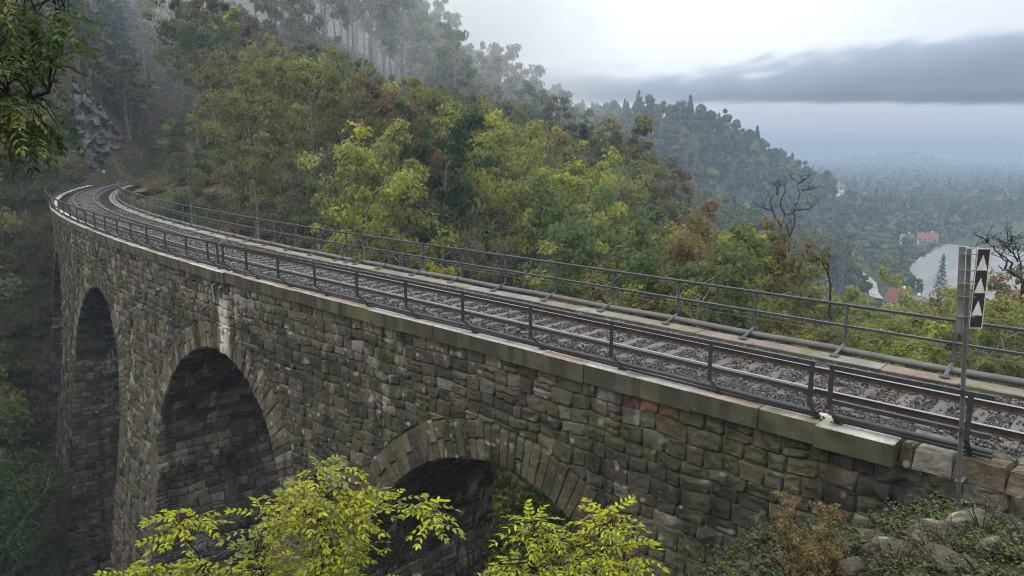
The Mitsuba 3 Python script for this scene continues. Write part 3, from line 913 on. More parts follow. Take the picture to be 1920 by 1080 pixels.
def leaf_cards(c, nrm, size, rng, aspect=0.55):
    """Folded leaf-shaped quads at c facing about nrm."""
    n = len(c)
    a = np.cross(nrm, rng.normal(size=(n, 3)))
    a /= np.linalg.norm(a, axis=1, keepdims=True) + 1e-9
    b = np.cross(nrm, a)
    s = (size * rng.uniform(0.6, 1.35, n))[:, None]
    v = np.stack([c - a * s, c + b * s * aspect + nrm * s * 0.12, c + a * s, c - b * s * aspect + nrm * s * 0.12], 1)
    f = (np.array([[0, 1, 2], [0, 2, 3]])[None] + (np.arange(n) * 4)[:, None, None]).reshape(-1, 3)
    return v.reshape(-1, 3), f


ICO0, ICF0 = icos(0)


def unit(v):
    return v / (np.linalg.norm(v, axis=-1, keepdims=True) + 1e-9)


def make_tree(seed, H, R, nleaf, leaf, base=0.3, hues=((0, 1.0),), limbs=13, twigs=5, sparse=0.0, top=0.5, lean=0.05, open_=1.0, bark_sides=6, core=0.0):
    """(wood, crown) meshes of a broadleaf tree standing on the origin."""
    rng = np.random.default_rng(seed)
    wood, crown = Mesh(), Mesh()
    t = np.linspace(0, 1, 9)
    ln = rng.normal(0, lean, 2)
    tr = np.stack([ln[0] * H * t ** 1.5 + 0.02 * H * np.sin(t * 5 + seed), ln[1] * H * t ** 1.5 + 0.02 * H * np.cos(t * 4 + seed), t * H * 0.9], 1)
    r0 = H * 0.014
    wood.add(*tube(np.vstack([tr[:1] - [0, 0, 0.8], tr]), np.concatenate([[r0 * 1.3], r0 * (1 - t) ** 0.8 + 0.015]), bark_sides, False))
    cl = []
    az = rng.uniform(0, 6.28)
    for k in range(limbs):
        h = base + (0.97 - base) * (k + rng.uniform(0, 0.8)) / limbs
        az += 2.4 + rng.normal(0, 0.3)
        x = (h - base) / (1 - base)
        prof = (math.sin(math.pi * min(1, (x * 0.86 + 0.14)) ** (1 / (0.6 + top)))) ** 0.7
        L = R * (0.35 + 0.75 * prof) * rng.uniform(0.7, 1.2)
        o = np.array([np.interp(h * 1 / 0.9, t, tr[:, i]) for i in range(3)])
        o[2] = h * H * 0.9
        d = np.array([math.cos(az), math.sin(az), 0])
        tt = np.linspace(0, 1, 5)[:, None]
        rise = rng.uniform(0.15, 0.55) + 0.5 * x
        limb = o + d * L * tt + np.array([0, 0, 1]) * L * rise * tt ** 1.3 + rng.normal(0, 0.04 * L, (5, 3)) * tt
        wood.add(*tube(limb, np.linspace(r0 * 0.42 * (1 - 0.5 * x), 0.015, 5), 4, False))
        for j in range(twigs):
            u = rng.uniform(0.3, 1.0)
            p0 = np.array([np.interp(u, tt[:, 0], limb[:, i]) for i in range(3)])
            dd = unit(rng.normal(size=3) + d * 0.6 + [0, 0, 0.35])
            p1 = p0 + dd * R * rng.uniform(0.10, 0.32)
            wood.add(*tube(np.array([p0, (p0 + p1) / 2 + rng.normal(0, 0.03 * R, 3), p1]), [0.022, 0.015, 0.008], 3, False))
            if rng.random() >= sparse:
                cl.append(p1)
        cl.append(limb[-1])
    cl = np.array(cl)
    cen = cl.mean(0)
    per = max(3, int(nleaf / len(cl)))
    cr = R * 0.19 * open_
    hs = rng.choice(len(hues), len(cl), p=np.array([h[1] for h in hues]) / sum(h[1] for h in hues))
    for c, hi in zip(cl, hs):
        n = max(2, int(per * rng.uniform(0.5, 1.6)))
        rad = cr * rng.uniform(0.7, 1.4)
        dv = unit(rng.normal(size=(n, 3)))
        p = c + dv * rad * rng.uniform(0.15, 1, (n, 1)) ** 0.6 * [1.15, 1.15, 0.62]
        nr = unit(dv * 0.7 + unit(p - cen) * 0.5 + [0, 0, 0.55] + rng.normal(0, 0.5, (n, 3)))
        v, f = leaf_cards(p, nr, leaf, rng)
        tone = np.clip(rng.normal(0.5, 0.11) + rng.normal(0, 0.09, n), 0, 1)
        crown.add(v, f, np.repeat(np.stack([tone, np.full(n, hue(hues[hi][0])[1])], 1), 4, 0))
        if core > 0:
            crown.add(ICO0 * rng.uniform(0.6, 1.25, (12, 1)) * rad * core * [1, 1, 0.62] + c, ICF0, hue(hues[hi][0], float(tone.mean())))
    return wood.get(), crown.get()


def make_conifer(seed, H, R, nleaf, leaf, hues=((1, 1.0),)):
    rng = np.random.default_rng(seed)
    wood, crown = Mesh(), Mesh()
    wood.add(*tube(np.array([[0, 0, -0.5], [0, 0, H * 0.5], [0, 0, H]]), [H * 0.014, H * 0.009, 0.02], 6, False))
    nb = 46
    for k in range(nb):
        h = 0.12 + 0.87 * (k / nb) ** 0.9
        az = k * 2.4 + rng.normal(0, 0.3)
        L = R * (1 - h) ** 0.75 * rng.uniform(0.65, 1.15) + 0.15
        d = np.array([math.cos(az), math.sin(az), 0])
        tt = np.linspace(0, 1, 4)[:, None]
        br = np.array([0, 0, h * H]) + d * L * tt + np.array([0, 0, 1]) * L * (0.1 * tt - 0.45 * tt ** 2)
        wood.add(*tube(br, [0.05, 0.03, 0.02, 0.01], 3, False))
        n = max(3, int(nleaf / nb * (0.5 + 1.2 * (1 - h))))
        u = rng.uniform(0.15, 1.05, n)
        p = np.stack([np.interp(u, tt[:, 0], br[:, i]) for i in range(3)], 1) + rng.normal(0, 0.10 * L + 0.05, (n, 3)) * [1, 1, 0.6]
        nr = unit(rng.normal(0, 0.5, (n, 3)) + [0, 0, 0.8] + d * 0.4)
        v, f = leaf_cards(p, nr, leaf, rng, 0.4)
        tone = np.clip(rng.normal(0.5, 0.2, n), 0, 1)
        crown.add(v, f, np.repeat(np.stack([tone, np.full(n, hue(hues[0][0])[1])], 1), 4, 0))
    return wood.get(), crown.get()


def make_bush(seed, R, nleaf, leaf, hues):
    rng = np.random.default_rng(seed)
    wood, crown = Mesh(), Mesh()
    for k in range(9):
        az = k * 2.4
        d = np.array([math.cos(az), math.sin(az), 0])
        L = R * rng.uniform(0.5, 1.0)
        tt = np.linspace(0, 1, 4)[:, None]
        b = d * L * tt ** 1.4 + np.array([0, 0, 1]) * R * rng.uniform(0.6, 1.3) * tt
        wood.add(*tube(b, np.linspace(0.025, 0.006, 4), 3, False))
        n = nleaf // 9
        u = rng.uniform(0.3, 1.05, n)
        p = np.stack([np.interp(u, tt[:, 0], b[:, i]) for i in range(3)], 1) + rng.normal(0, 0.17 * R, (n, 3))
        p[:, 2] = np.abs(p[:, 2])
        nr = unit(rng.normal(0, 0.6, (n, 3)) + d * 0.4 + [0, 0, 0.6])
        v, f = leaf_cards(p, nr, leaf, rng)
        hi = hues[k % len(hues)]
        crown.add(v, f, np.repeat(np.stack([np.clip(rng.normal(0.5, 0.2, n), 0, 1), np.full(n, hue(hi)[1])], 1), 4, 0))
    return wood.get(), crown.get()


def make_bare(seed, H, spread=0.5, trunk_r=None, forks=2, levels=5, lean=0.1, first=0.35):
    """A leafless tree by repeated forking."""
    rng = np.random.default_rng(seed)
    m = Mesh()

    def grow(p, d, L, r, lev):
        pts = [p]
        for k in range(4):
            d = unit(d + rng.normal(0, 0.13, 3) + [0, 0, 0.04])
            pts.append(pts[-1] + d * L / 4)
        r1 = r * 0.66
        m.add(*tube(np.array(pts), np.linspace(r, r1, 5), 6 if lev < 2 else 4, False))
        if lev >= levels:
            return
        for k in range(forks if lev < 1 else rng.integers(2, 4)):
            a = unit(np.cross(d, rng.normal(size=3)))
            nd = unit(d + a * spread * rng.uniform(0.6, 1.4) + [0, 0, 0.1])
            q = pts[-1] if k == 0 or rng.random() < 0.5 else pts[rng.integers(2, 5)]
            grow(q, nd, L * rng.uniform(0.55, 0.85), max(r1 * rng.uniform(0.55, 0.95), 0.008), lev + 1)
    r = trunk_r or H * 0.014
    grow(np.array([0, 0, -0.4]), unit(np.array([rng.normal(0, lean), rng.normal(0, lean), 1.0])), H * first, r, 0)
    return m.get()


def make_far(seed, kind, conifer=False):
    """A distant tree: lumps of crown with ragged leaf edges."""
    rng = np.random.default_rng(seed)
    wood, crown = Mesh(), Mesh()
    H = 18.0 if conifer else 15.0
    wood.add(*tube(np.array([[0, 0, -1], [0, 0, H * 0.4], [0, 0, H * 0.85]]), [0.3, 0.2, 0.06], 5, False))
    V, F = icos(1)
    n = 9 if conifer else 11
    for k in range(n):
        if conifer:
            h = 0.18 + 0.8 * k / n
            r = 4.3 * (1 - h) + 0.30
            c, s3 = np.array([rng.normal(0, 0.2), rng.normal(0, 0.2), h * H]), np.array([r, r, 1.7])
        else:
            d = unit(rng.normal(size=3))
            c = np.array([0, 0, 0.60 * H]) + d * np.array([2.6, 2.6, 4.2]) * rng.uniform(0.5, 1)
            r = rng.uniform(1.2, 2.1)
            s3 = np.array([r, r, r * 0.85])
        q = V * (1 + 0.55 * (meshkit.fbm(V * 1.9 + seed + k * 3, 3, k) - 0.5)[:, None]) * s3 + c
        crown.add(q, F, hue(kind, 0.5))
        m_ = 34
        dv = unit(rng.normal(size=(m_, 3)))
        v, f = leaf_cards(c + dv * s3 * 1.02, unit(dv + rng.normal(0, 0.5, (m_, 3))), 0.34, rng)
        crown.add(v, f, hue(kind, 0.5))
    return wood.get(), crown.get()


protos = {}


def proto(name, pair):
    d = {'type': 'shapegroup'}
    w, c = pair
    d['trunk'] = mikit.ply(w[:2], 'bark', uv=w[2])
    if c is not None:
        d['crown'] = mikit.ply(c[:2], 'foliage', uv=c[2])
    scene['kind_' + name] = d
    protos[name] = True


def place(key, name, x, y, z=None, sc=1.0, rot=0.0, sz=None, **lab):
    if z is None:
        z = gz(x, y)
    base, n = key, 0
    while key in scene:
        n += 1
        key = f'{base}_{n:03d}'
    scene[key] = {'type': 'instance', 'sg': {'type': 'ref', 'id': 'kind_' + name}, 'to_world': T().translate([float(x), float(y), float(z)]).rotate([0, 0, 1], float(rot)).scale([float(sc), float(sc), float(sz or sc)])}
    if lab:
        labels[key] = lab
    return key


# colour classes of the wood: key -> (leaf colours, words)
HUES = {'olive': (((2, .86), (0, .14)), 'olive green'), 'green': (((0, .86), (6, .14)), 'mid green'), 'dark': (((1, .85), (0, .15)), 'dark green'), 'lime': (((6, .75), (3, .25)), 'light yellow green'),
        'rust': (((4, .8), (5, .2)), 'rust brown'), 'ochre': (((5, .7), (2, .3)), 'golden ochre'), 'brown': (((7, .8), (2, .2)), 'thin grey brown')}
for h, (mixx, _) in HUES.items():
    for k in range(3):
        sp = 0.45 if h == 'brown' else 0.12
        proto(f'mid_{h}_{k}', make_tree(100 + k * 7 + len(h), 17, 3.2 + 0.45 * k, 2300 if h != 'brown' else 1200, 0.33, base=0.34 + 0.08 * k, hues=mixx, limbs=12, twigs=4, sparse=sp, top=0.4 + 0.2 * k, core=0.0 if h == 'brown' else 0.5))
        proto(f'near_{h}_{k}', make_tree(200 + k * 9 + len(h), 15, 3.7 + 0.5 * k, 5200 if h != 'brown' else 3000, 0.20, base=0.26 + 0.08 * k, hues=mixx, limbs=16, twigs=6, sparse=sp, top=0.4 + 0.2 * k))
for h in ('olive', 'green', 'dark', 'rust', 'brown'):
    for k in range(2):
        proto(f'far_{h}_{k}', make_far(300 + k + 5 * len(h), HUES[h][0][0][0]))
for k in range(2):
    proto(f'far_conifer_{k}', make_far(400 + k, 1, True))
    proto(f'mid_conifer_{k}', make_conifer(420 + k, 18, 3.4, 2200, 0.36, hues=((9, 1.0),)))
for k, hs in enumerate([(0, 2, 6), (7, 5, 2), (3, 6, 2), (4, 5, 7), (1, 0)]):
    proto(f'bush_{k}', make_bush(500 + k, 1.5, 700, 0.12, hs))

for h in ('olive', 'green', 'dark', 'lime'):
    proto(f'big_{h}', make_tree(600 + len(h), 15, 4.4, 15000, 0.105, base=0.12, hues=HUES[h][0], limbs=24, twigs=8, sparse=0.05, top=0.6))
rt = np.random.default_rng(77)
cand = []
# hillside behind the viaduct: thinned so that crowns just touch
n = 26000
ua, ud = rt.uniform(-37, 38, n), np.sqrt(rt.uniform(28 ** 2, 345 ** 2, n))
xx, yy = ud * np.sin(np.radians(ua)), ud * np.cos(np.radians(ua))
ss_, oo_ = to_path(xx, yy)
zz_ = ground(xx, yy)
ok = ((oo_ > 8.5) | (oo_ < -9)) & (zz_ > -42) & ~((ss_ > 85) & (np.abs(oo_) < 8)) & ((ua < 16) | (ud > 30))
ok &= ~((oo_ < -3) & (ss_ < 74) & (ud < 95))                    # the open ravine in front of the viaduct
ok &= ~((ud < 62) & (ua > 12)) & ~((ua < -24.0) & (ua > -30.4) & (ud < 132))     # planted one by one below; the rock face
ok &= ~((ud < 84) & (oo_ > 0) & (ss_ > 25) & (rt.random(n) < 0.4))
idx = np.where(ok)[0]
taken = []
cell = {}
for i in idx:
    sp = 5.6 if ud[i] < 120 else 5.5
    g = (int(xx[i] // 8), int(yy[i] // 8))
    bad = False
    for a in (-1, 0, 1):
        for b in (-1, 0, 1):
            for (px_, py_) in cell.get((g[0] + a, g[1] + b), ()):
                if (px_ - xx[i]) ** 2 + (py_ - yy[i]) ** 2 < sp * sp:
                    bad = True
    if not bad:
        cell.setdefault(g, []).append((xx[i], yy[i]))
        taken.append(i)


def colour_class(x, y, d, az):
    w1 = float(meshkit.noise(np.array([x / 26.0, y / 26.0, 1.0])))
    w = dict(olive=.36, green=.22, dark=.10, lime=.12, rust=.06, ochre=.09, brown=.18)
    if w1 > 0.6:
        w['rust'] += .06
        w['brown'] += .08
    if w1 < 0.4:
        w['green'] += .2
    if az > 9 and d < 160:
        w['lime'] += .5
        w['ochre'] += .05
        w['olive'] += .25
        w['rust'] = .02
        w['brown'] = .12
    if d > 190:
        w['lime'] = w['ochre'] = 0.02
        w['brown'] += .25
        w['dark'] += .25
    if az < -24:
        w['green'] += .6
        w['dark'] += .3
        w['rust'] = 0.02
    ks = list(w)
    return ks[pick(rt, [w[k] for k in ks])]


trees = []
for i in taken:
    h = colour_class(xx[i], yy[i], ud[i], ua[i])
    sc = rt.uniform(0.9, 1.45) * (1.05 if ud[i] > 140 else 1.2)
    if 0 < oo_[i] < 16 and ss_[i] < 90:
        sc *= 0.5
    if ud[i] < 135 and ua[i] > -22:
        lim = CAM[2] + np.interp(ua[i], [-22, -14, -9.5, -3, 0, 4, 7, 11, 16], [.16, .12, .09, .055, .03, .005, -.03, -.058, -.08]) * yy[i] - (135 - ud[i]) * 0.03
        sc = min(sc, (lim - zz_[i]) / 15.0)
        if sc < 0.25:
            continue
    if ud[i] > 60 and ua[i] > 12:
        sc = min(sc, 1.05)
    trees.append((sc / ud[i], xx[i], yy[i], zz_[i], sc, h, ud[i]))
trees.sort(key=lambda t: -t[0])
KIND = {'olive': 'olive_tree', 'brown': 'bare_tree'}
n_ind = 0
for k, (_, x, y, z, sc, h, d) in enumerate(trees):
    lod = 'near' if d < 105 else 'mid'
    nm = f'{lod}_{h}_{rt.integers(3)}'
    if h == 'dark' and d > 130 and rt.random() < 0.3:
        nm = f'mid_conifer_{rt.integers(2)}'
        h = 'conifer'
    az = math.degrees(math.atan2(x, y))
    visible = -35.5 < az < 36.0
    if visible and n_ind < 255:
        n_ind += 1
        hgt = 'near the foot' if d < 95 else 'midway up' if d < 165 else 'high up'
        if az > 9:
            where = f'{hgt} on the lower right end of the wooded hill'
        elif az < -22:
            where = f'{hgt} the hillside above the far bend'
        else:
            col = 'left of' if az < -14 else 'straight above' if az < -8 else 'right of' if az < 0.5 else 'far right of'
            where = f'{hgt} the slope {col} the double railing post'
        if h == 'conifer':
            place('conifer_tree', nm, x, y, z - 0.2, sc, rt.uniform(0, 360), label=f'dark pointed conifer {where}', category='tree', group=f'dark conifers {where}')
        else:
            w = HUES[h][1]
            place('broadleaf_tree', nm, x, y, z - 0.2, sc * 0.86, rt.uniform(0, 360), sc * 1.14, label=f'{w} tree {where}', category='tree', group=f'{w} trees {where}')
    else:
        key = f'forest__{k:04d}'
        scene[key] = {'type': 'instance', 'sg': {'type': 'ref', 'id': 'kind_' + nm}, 'to_world': T().translate([float(x), float(y), float(z - 0.2)]).rotate([0, 0, 1], float(rt.uniform(0, 360))).scale([float(sc * 0.86), float(sc * 0.86), float(sc * 1.14)])}
labels['forest'] = {'kind': 'stuff', 'label': 'misty mixed forest covering the hillside', 'category': 'forest'}

# the second hill and the wooded plain beyond the river
far = []
n = 30000
ua, ud = rt.uniform(-2, 40, n), np.sqrt(rt.uniform(355 ** 2, 720 ** 2, n))
xx, yy = ud * np.sin(np.radians(ua)), ud * np.cos(np.radians(ua))
zz_ = ground(xx, yy)
water = Polygon(RIV).buffer(6)
cell = {}
k = 0
for i in range(n):
    g = (int(xx[i] // 8), int(yy[i] // 8))
    sp = 6.6 + 2.4 * (ud[i] > 560)
    if any((a - xx[i]) ** 2 + (b - yy[i]) ** 2 < sp * sp for e in (-1, 0, 1) for f_ in (-1, 0, 1) for a, b in cell.get((g[0] + e, g[1] + f_), ())):
        continue
    if zz_[i] < -41 and ((ua[i] > 24.5 and ud[i] < 500) or ud[i] < 400 or water.contains(Point(xx[i], yy[i])) or (ud[i] < 500 and abs(ua[i] - 22.6) < 0.9)):
        continue
    cell.setdefault(g, []).append((xx[i], yy[i]))
    h = ['olive', 'green', 'dark', 'rust', 'brown'][pick(rt, [.06, .14, .72, .02, .06])]
    nm = f'far_{h}_{rt.integers(2)}' if rt.random() < 0.88 else f'far_conifer_{rt.integers(2)}'
    sc = rt.uniform(0.75, 1.25)
    scene[f'distant_forest__{k:04d}'] = {'type': 'instance', 'sg': {'type': 'ref', 'id': 'kind_' + nm}, 'to_world': T().translate([float(xx[i]), float(yy[i]), float(zz_[i] - 0.3)]).rotate([0, 0, 1], float(rt.uniform(0, 360))).scale([float(sc), float(sc), float(sc * 1.1)])}
    k += 1
n = 2600
ua, ud = rt.uniform(18, 39, n), 720 * np.exp(rt.uniform(0, 1.6, n))
xx, yy = ud * np.sin(np.radians(ua)), ud * np.cos(np.radians(ua))
zz_ = ground(xx, yy)
for i in range(n):
    sc = rt.uniform(0.9, 1.5) * (ud[i] / 720) ** 0.35
    nm = f'far_{["green", "dark", "dark"][rt.integers(3)]}_{rt.integers(2)}' if rt.random() < 0.75 else f'far_conifer_{rt.integers(2)}'
    scene[f'distant_forest__{k:04d}'] = {'type': 'instance', 'sg': {'type': 'ref', 'id': 'kind_' + nm}, 'to_world': T().translate([float(xx[i]), float(yy[i]), float(zz_[i] - 0.3)]).rotate([0, 0, 1], float(rt.uniform(0, 360))).scale([float(sc * 1.5), float(sc * 1.5), float(min(sc, 1.25))])}
    k += 1
labels['distant_forest'] = {'kind': 'stuff', 'label': 'blue hazy forest on the second hill and the plain', 'category': 'forest'}
print('trees', len(trees), 'far', k)

# undergrowth on the slopes
k = 0
n = 5200
ua, ud = rt.uniform(-38, 38, n), np.sqrt(rt.uniform(9 ** 2, 150 ** 2, n))
xx, yy = ud * np.sin(np.radians(ua)), ud * np.cos(np.radians(ua))
ss_, oo_ = to_path(xx, yy)
zz_ = ground(xx, yy)
for i in range(n):
    if abs(oo_[i]) < 3.9 or (oo_[i] < 0 and ud[i] < 30 and ss_[i] < 40) or (-29.6 < ua[i] < -24.5 and ud[i] > 100):
        continue
    near = 0 < oo_[i] < 9 and ss_[i] < 26
    if oo_[i] > 0 and ud[i] > 60 and rt.random() < 0.35:
        continue
    nm = pick(rt, [.34, .05, .48, .03, .10]) if near or ua[i] > 8 else pick(rt, [.25, .32, .10, .18, .15])
    sc = rt.uniform(0.5, 1.25)
    if 0 < oo_[i] < 6:
        sc = min(sc, 0.8)
    scene[f'undergrowth__{k:04d}'] = {'type': 'instance', 'sg': {'type': 'ref', 'id': f'kind_bush_{nm}'}, 'to_world': T().translate([float(xx[i]), float(yy[i]), float(zz_[i] - 0.1)]).rotate([0, 0, 1], float(rt.uniform(0, 360))).scale([float(sc), float(sc), float(sc * rt.uniform(0.6, 1.1))])}
    k += 1
labels['undergrowth'] = {'kind': 'stuff', 'label': 'autumn undergrowth on the slopes around the viaduct', 'category': 'undergrowth'}
# ------------------------------------------------------------------ trees planted one by one
rp = np.random.default_rng(31)
SKY_Y = (np.array([9, 13, 15.5, 17.8, 19, 20, 23, 26, 29, 31, 33, 36]), np.array([-.105, -.085, -.07, -.07, -.115, -.16, -.175, -.185, -.195, -.205, -.17, -.15]))
spots = []
n = 900
ua, ud = rp.uniform(8, 37, n), rp.uniform(26, 70, n)
for a, d in zip(ua, ud):
    x, y = pol(a, d)
    if any((x - p) ** 2 + (y - q) ** 2 < 2.9 ** 2 for p, q in spots):
        continue
    s, off = to_path(np.array([x]), np.array([y]))
    if off[0] < 6.0:
        continue
    g = gz(x, y)
    top = CAM[2] + (np.interp(a, *SKY_Y) - abs(rp.normal(0, 0.022)) - 0.004) * y
    if 18.4 < a < 22 and d < 56:
        top -= 1.0
    Ht = (top - g) * 0.93
    if Ht < 2.4 or Ht > 19:
        continue
    spots.append((x, y))
    k = pick(rp, [.50, .2, .01, .22, .04, .10, .05])
    h = list(HUES)[[3, 0, 2, 1, 4, 5, 6][k]]
    nm = f'near_{h}_{rp.integers(3)}'
    w = HUES[h][1]
    sc = Ht / 15.0
    pos = ('close behind' if d < 45 else 'well beyond') + ' the far railing, ' + ('left of the tall dead tree' if a < 16 else 'before the tall dead tree' if a < 21.5 else 'right of the tall dead tree' if a < 27 else 'left of the signal' if a < 30.5 else 'right of the signal')
    place('broadleaf_tree', nm, x, y, g - 0.2, max(sc, 0.42) * 0.92, rp.uniform(0, 360), sc, label=f'{w} young tree {pos}', category='tree', group=f'{w} young trees {pos}')
# pale scrub above the rock face
for k in range(26):
    x, y = pol(rp.uniform(-29.8, -24.0), rp.uniform(133, 168))
    h = ['lime', 'green', 'lime', 'olive'][rp.integers(4)]
    w = HUES[h][1]
    sc = rp.uniform(0.38, 0.75)
    place('scrub_tree', f'mid_{h}_{rp.integers(3)}', x, y, gz(x, y) - 0.3, sc * 1.2, rp.uniform(0, 360), sc, label=f'small {w} tree on the steep slope above the rock face', category='tree', group=f'small {w} trees above the rock face')
# the ravine in front of the far piers
for a, d, top, h in [(-39.6, 46, 3.0, 'green'), (-38.2, 58, 3.0, 'lime'), (-41.5, 54, 4.2, 'lime'), (-39.0, 44, -7.0, 'green'), (-42.0, 32, -5.5, 'dark'), (-38.0, 52, -4.6, 'green'), (-36.3, 46, -13.0, 'dark'), (-39.5, 30, -13.0, 'dark'),
                     (-37.0, 66, 3.4, 'green'), (-38.6, 74, 6.0, 'olive'), (-35.6, 76, 2.0, 'lime'), (-39.5, 66, 6.5, 'green'), (-34.2, 84, 1.2, 'brown'), (-34.6, 94, 4.0, 'brown'), (-32.6, 101, 4.2, 'brown')]:
    x, y = pol(a, d)
    g = gz(x, y)
    sc = max(0.5, (top - g) / 15.0)
    a = -32.6 - math.degrees(math.atan(6.2 * sc * 0.85 / d)) + (a + 38) * 0.12
    x, y = pol(a, d)
    g = gz(x, y)
    sc = max(0.5, (top - g) / 15.0)
    tl = {'lime': 'bright yellow green', 'green': 'mid green', 'dark': 'shaded dark green', 'olive': 'olive green', 'brown': 'thin brown'}[h]
    place('ravine_tree', f'near_{h}_{rp.integers(3)}' if h == 'brown' else f'big_{h}', x, y, g - 0.3, sc * 0.85, rp.uniform(0, 360), sc, label=f'{tl} leafy tree rising from the ravine left of the far piers', category='tree', group=f'{tl} ravine trees')
# green thicket seen through the nearest arch
for k in range(260):
    s, off = rp.uniform(5, 24), rp.uniform(3.0, 14)
    q = P(s, off, 0)
    sc = rp.uniform(0.6, 1.3)
    scene[f'thicket__{k:03d}'] = {'type': 'instance', 'sg': {'type': 'ref', 'id': f'kind_bush_{[0, 2, 0, 4][rp.integers(4)]}'}, 'to_world': T().translate([float(q[0]), float(q[1]), gz(q[0], q[1]) - 0.1]).rotate([0, 0, 1], float(rp.uniform(0, 360))).scale(float(sc))}
labels['thicket'] = {'kind': 'stuff', 'label': 'bright green thicket behind the nearest arch', 'category': 'thicket'}
# single trees of the valley floor
for key, nm, (x, y), Ht, wd, lab in [
        ('poplar_tree', 'mid_conifer_0', (136, 300), 17, 0.42, 'slim dark columnar tree beside the pale lane in the valley'),
        ('conifer_tree', 'mid_conifer_1', (150, 258), 16, 0.9, 'dark pyramid shaped conifer near the river behind the red roofed house'),
        ('riverside_tree', 'mid_green_1', (142, 276), 15, 1.15, 'broad rounded green tree between the lane and the river'),
        ('riverside_tree', 'mid_olive_0', (153, 290), 13, 1.1, 'rounded olive tree at the river edge behind the broad green one'),
        ('riverside_tree', 'mid_green_2', (120, 330), 17, 1.2, 'tall pale green tree beyond the slim dark columnar tree')]:
    sz = Ht / (18.0 if 'conifer' in nm else 15.0)
    place(key, nm, x, y, None, sz * wd, rp.uniform(0, 360), sz, label=lab, category='tree')
k = 0
for _ in range(900):
    x, y = pol(rp.uniform(16.5, 31), rp.uniform(200, 520))
    if (21.0 < math.degrees(math.atan2(x, y)) < 24.3 and math.hypot(x, y) < 300) or gz(x, y) > -41 or Polygon(RIV).buffer(5).contains(Point(x, y)) or np.min(np.hypot(ls[:, 0] - x, ls[:, 1] - y)) < 5.5 or any(math.hypot(x - a, y - b) < 11 for a, b in [(124, 234), (209, 396), (228, 410), (207, 497), (217, 389), (221, 399), (150, 258), (115, 217)]):
        continue
    nm = f'far_{["green", "olive", "dark"][rp.integers(3)]}_{rp.integers(2)}'
    sc = rp.uniform(0.45, 0.95)
    scene[f'valley_woods__{k:03d}'] = {'type': 'instance', 'sg': {'type': 'ref', 'id': 'kind_' + nm}, 'to_world': T().translate([float(x), float(y), gz(x, y) - 0.3]).rotate([0, 0, 1], float(rp.uniform(0, 360))).scale(float(sc))}
    k += 1
for t in np.linspace(0, 1, 110):
    i = t * 4.999
    a, c = RIV[1 + int(i)], RIV[2 + int(i)]
    x, y = a + (c - a) * (i % 1) + rp.normal(0, 2.2, 2) + [-3.2, 1.6]
    nm = f'far_{["green", "olive", "dark"][rp.integers(3)]}_{rp.integers(2)}'
    sc = rp.uniform(0.16, 0.42)
    if math.hypot(x - 229, y - 411) < 9:
        sc = 0.15
    scene[f'valley_woods__{k:03d}'] = {'type': 'instance', 'sg': {'type': 'ref', 'id': 'kind_' + nm}, 'to_world': T().translate([float(x), float(y), gz(x, y) - 0.6]).rotate([0, 0, 1], float(rp.uniform(0, 360))).scale([float(sc * 1.5), float(sc * 1.5), float(sc)])}
    k += 1
labels['valley_woods'] = {'kind': 'stuff', 'label': 'hazy green woods on the valley floor', 'category': 'woods'}

# leafless trees
DEAD_A = [[[19.15, 52.0, -4.87], [19.08, 52.0, -4.0], [18.92, 52.0, -2.41], [18.79, 52.0, -1.43], [18.76, 52.0, -0.23], [19.05, 52.0, 0.49]], [[19.05, 52.0, 0.49], [18.66, 52.0, 1.33], [18.95, 52.0, 2.1], [18.65, 52.0, 2.93]], [[18.77, 52.0, -0.35], [18.18, 52.0, 0.49], [17.94, 52.0, 1.33], [18.45, 52.0, 2.34], [18.07, 52.0, 2.75]], [[19.01, 52.0, -2.9], [19.32, 52.0, -2.16], [19.41, 52.0, -1.07], [19.77, 52.0, -0.04], [19.74, 52.0, 0.91], [19.98, 52.0, 1.92], [19.75, 52.0, 2.81], [19.19, 52.0, 3.4]], [[19.76, 52.0, 2.69], [20.08, 52.0, 2.93], [20.44, 52.0, 3.25]], [[19.74, 52.0, 0.85], [20.33, 52.0, 0.97], [20.79, 52.0, 1.23]], [[19.11, 52.0, 0.49], [19.74, 52.0, 0.85]], [[19.96, 52.0, 2.16], [20.59, 52.0, 2.4]], [[19.42, 52.0, -1.19], [18.97, 52.0, -0.23], [19.11, 52.0, 0.37]], [[17.97, 52.0, 0.85], [17.34, 52.0, 1.03], [16.72, 52.0, 1.39]], [[18.3, 52.0, 1.92], [18.22, 52.0, 2.28], [18.54, 52.0, 2.75]]]
DEAD_B = [[[19.08, 44.0, -3.18], [18.87, 44.0, -2.45], [18.41, 44.0, -1.72], [17.91, 44.0, -1.21]], [[18.88, 44.0, -2.55], [18.66, 44.0, -1.72], [18.57, 44.0, -1.1]], [[18.69, 44.0, -2.14], [18.96, 44.0, -1.62], [18.82, 44.0, -1.1]], [[18.41, 44.0, -1.72], [17.81, 44.0, -1.31]]]
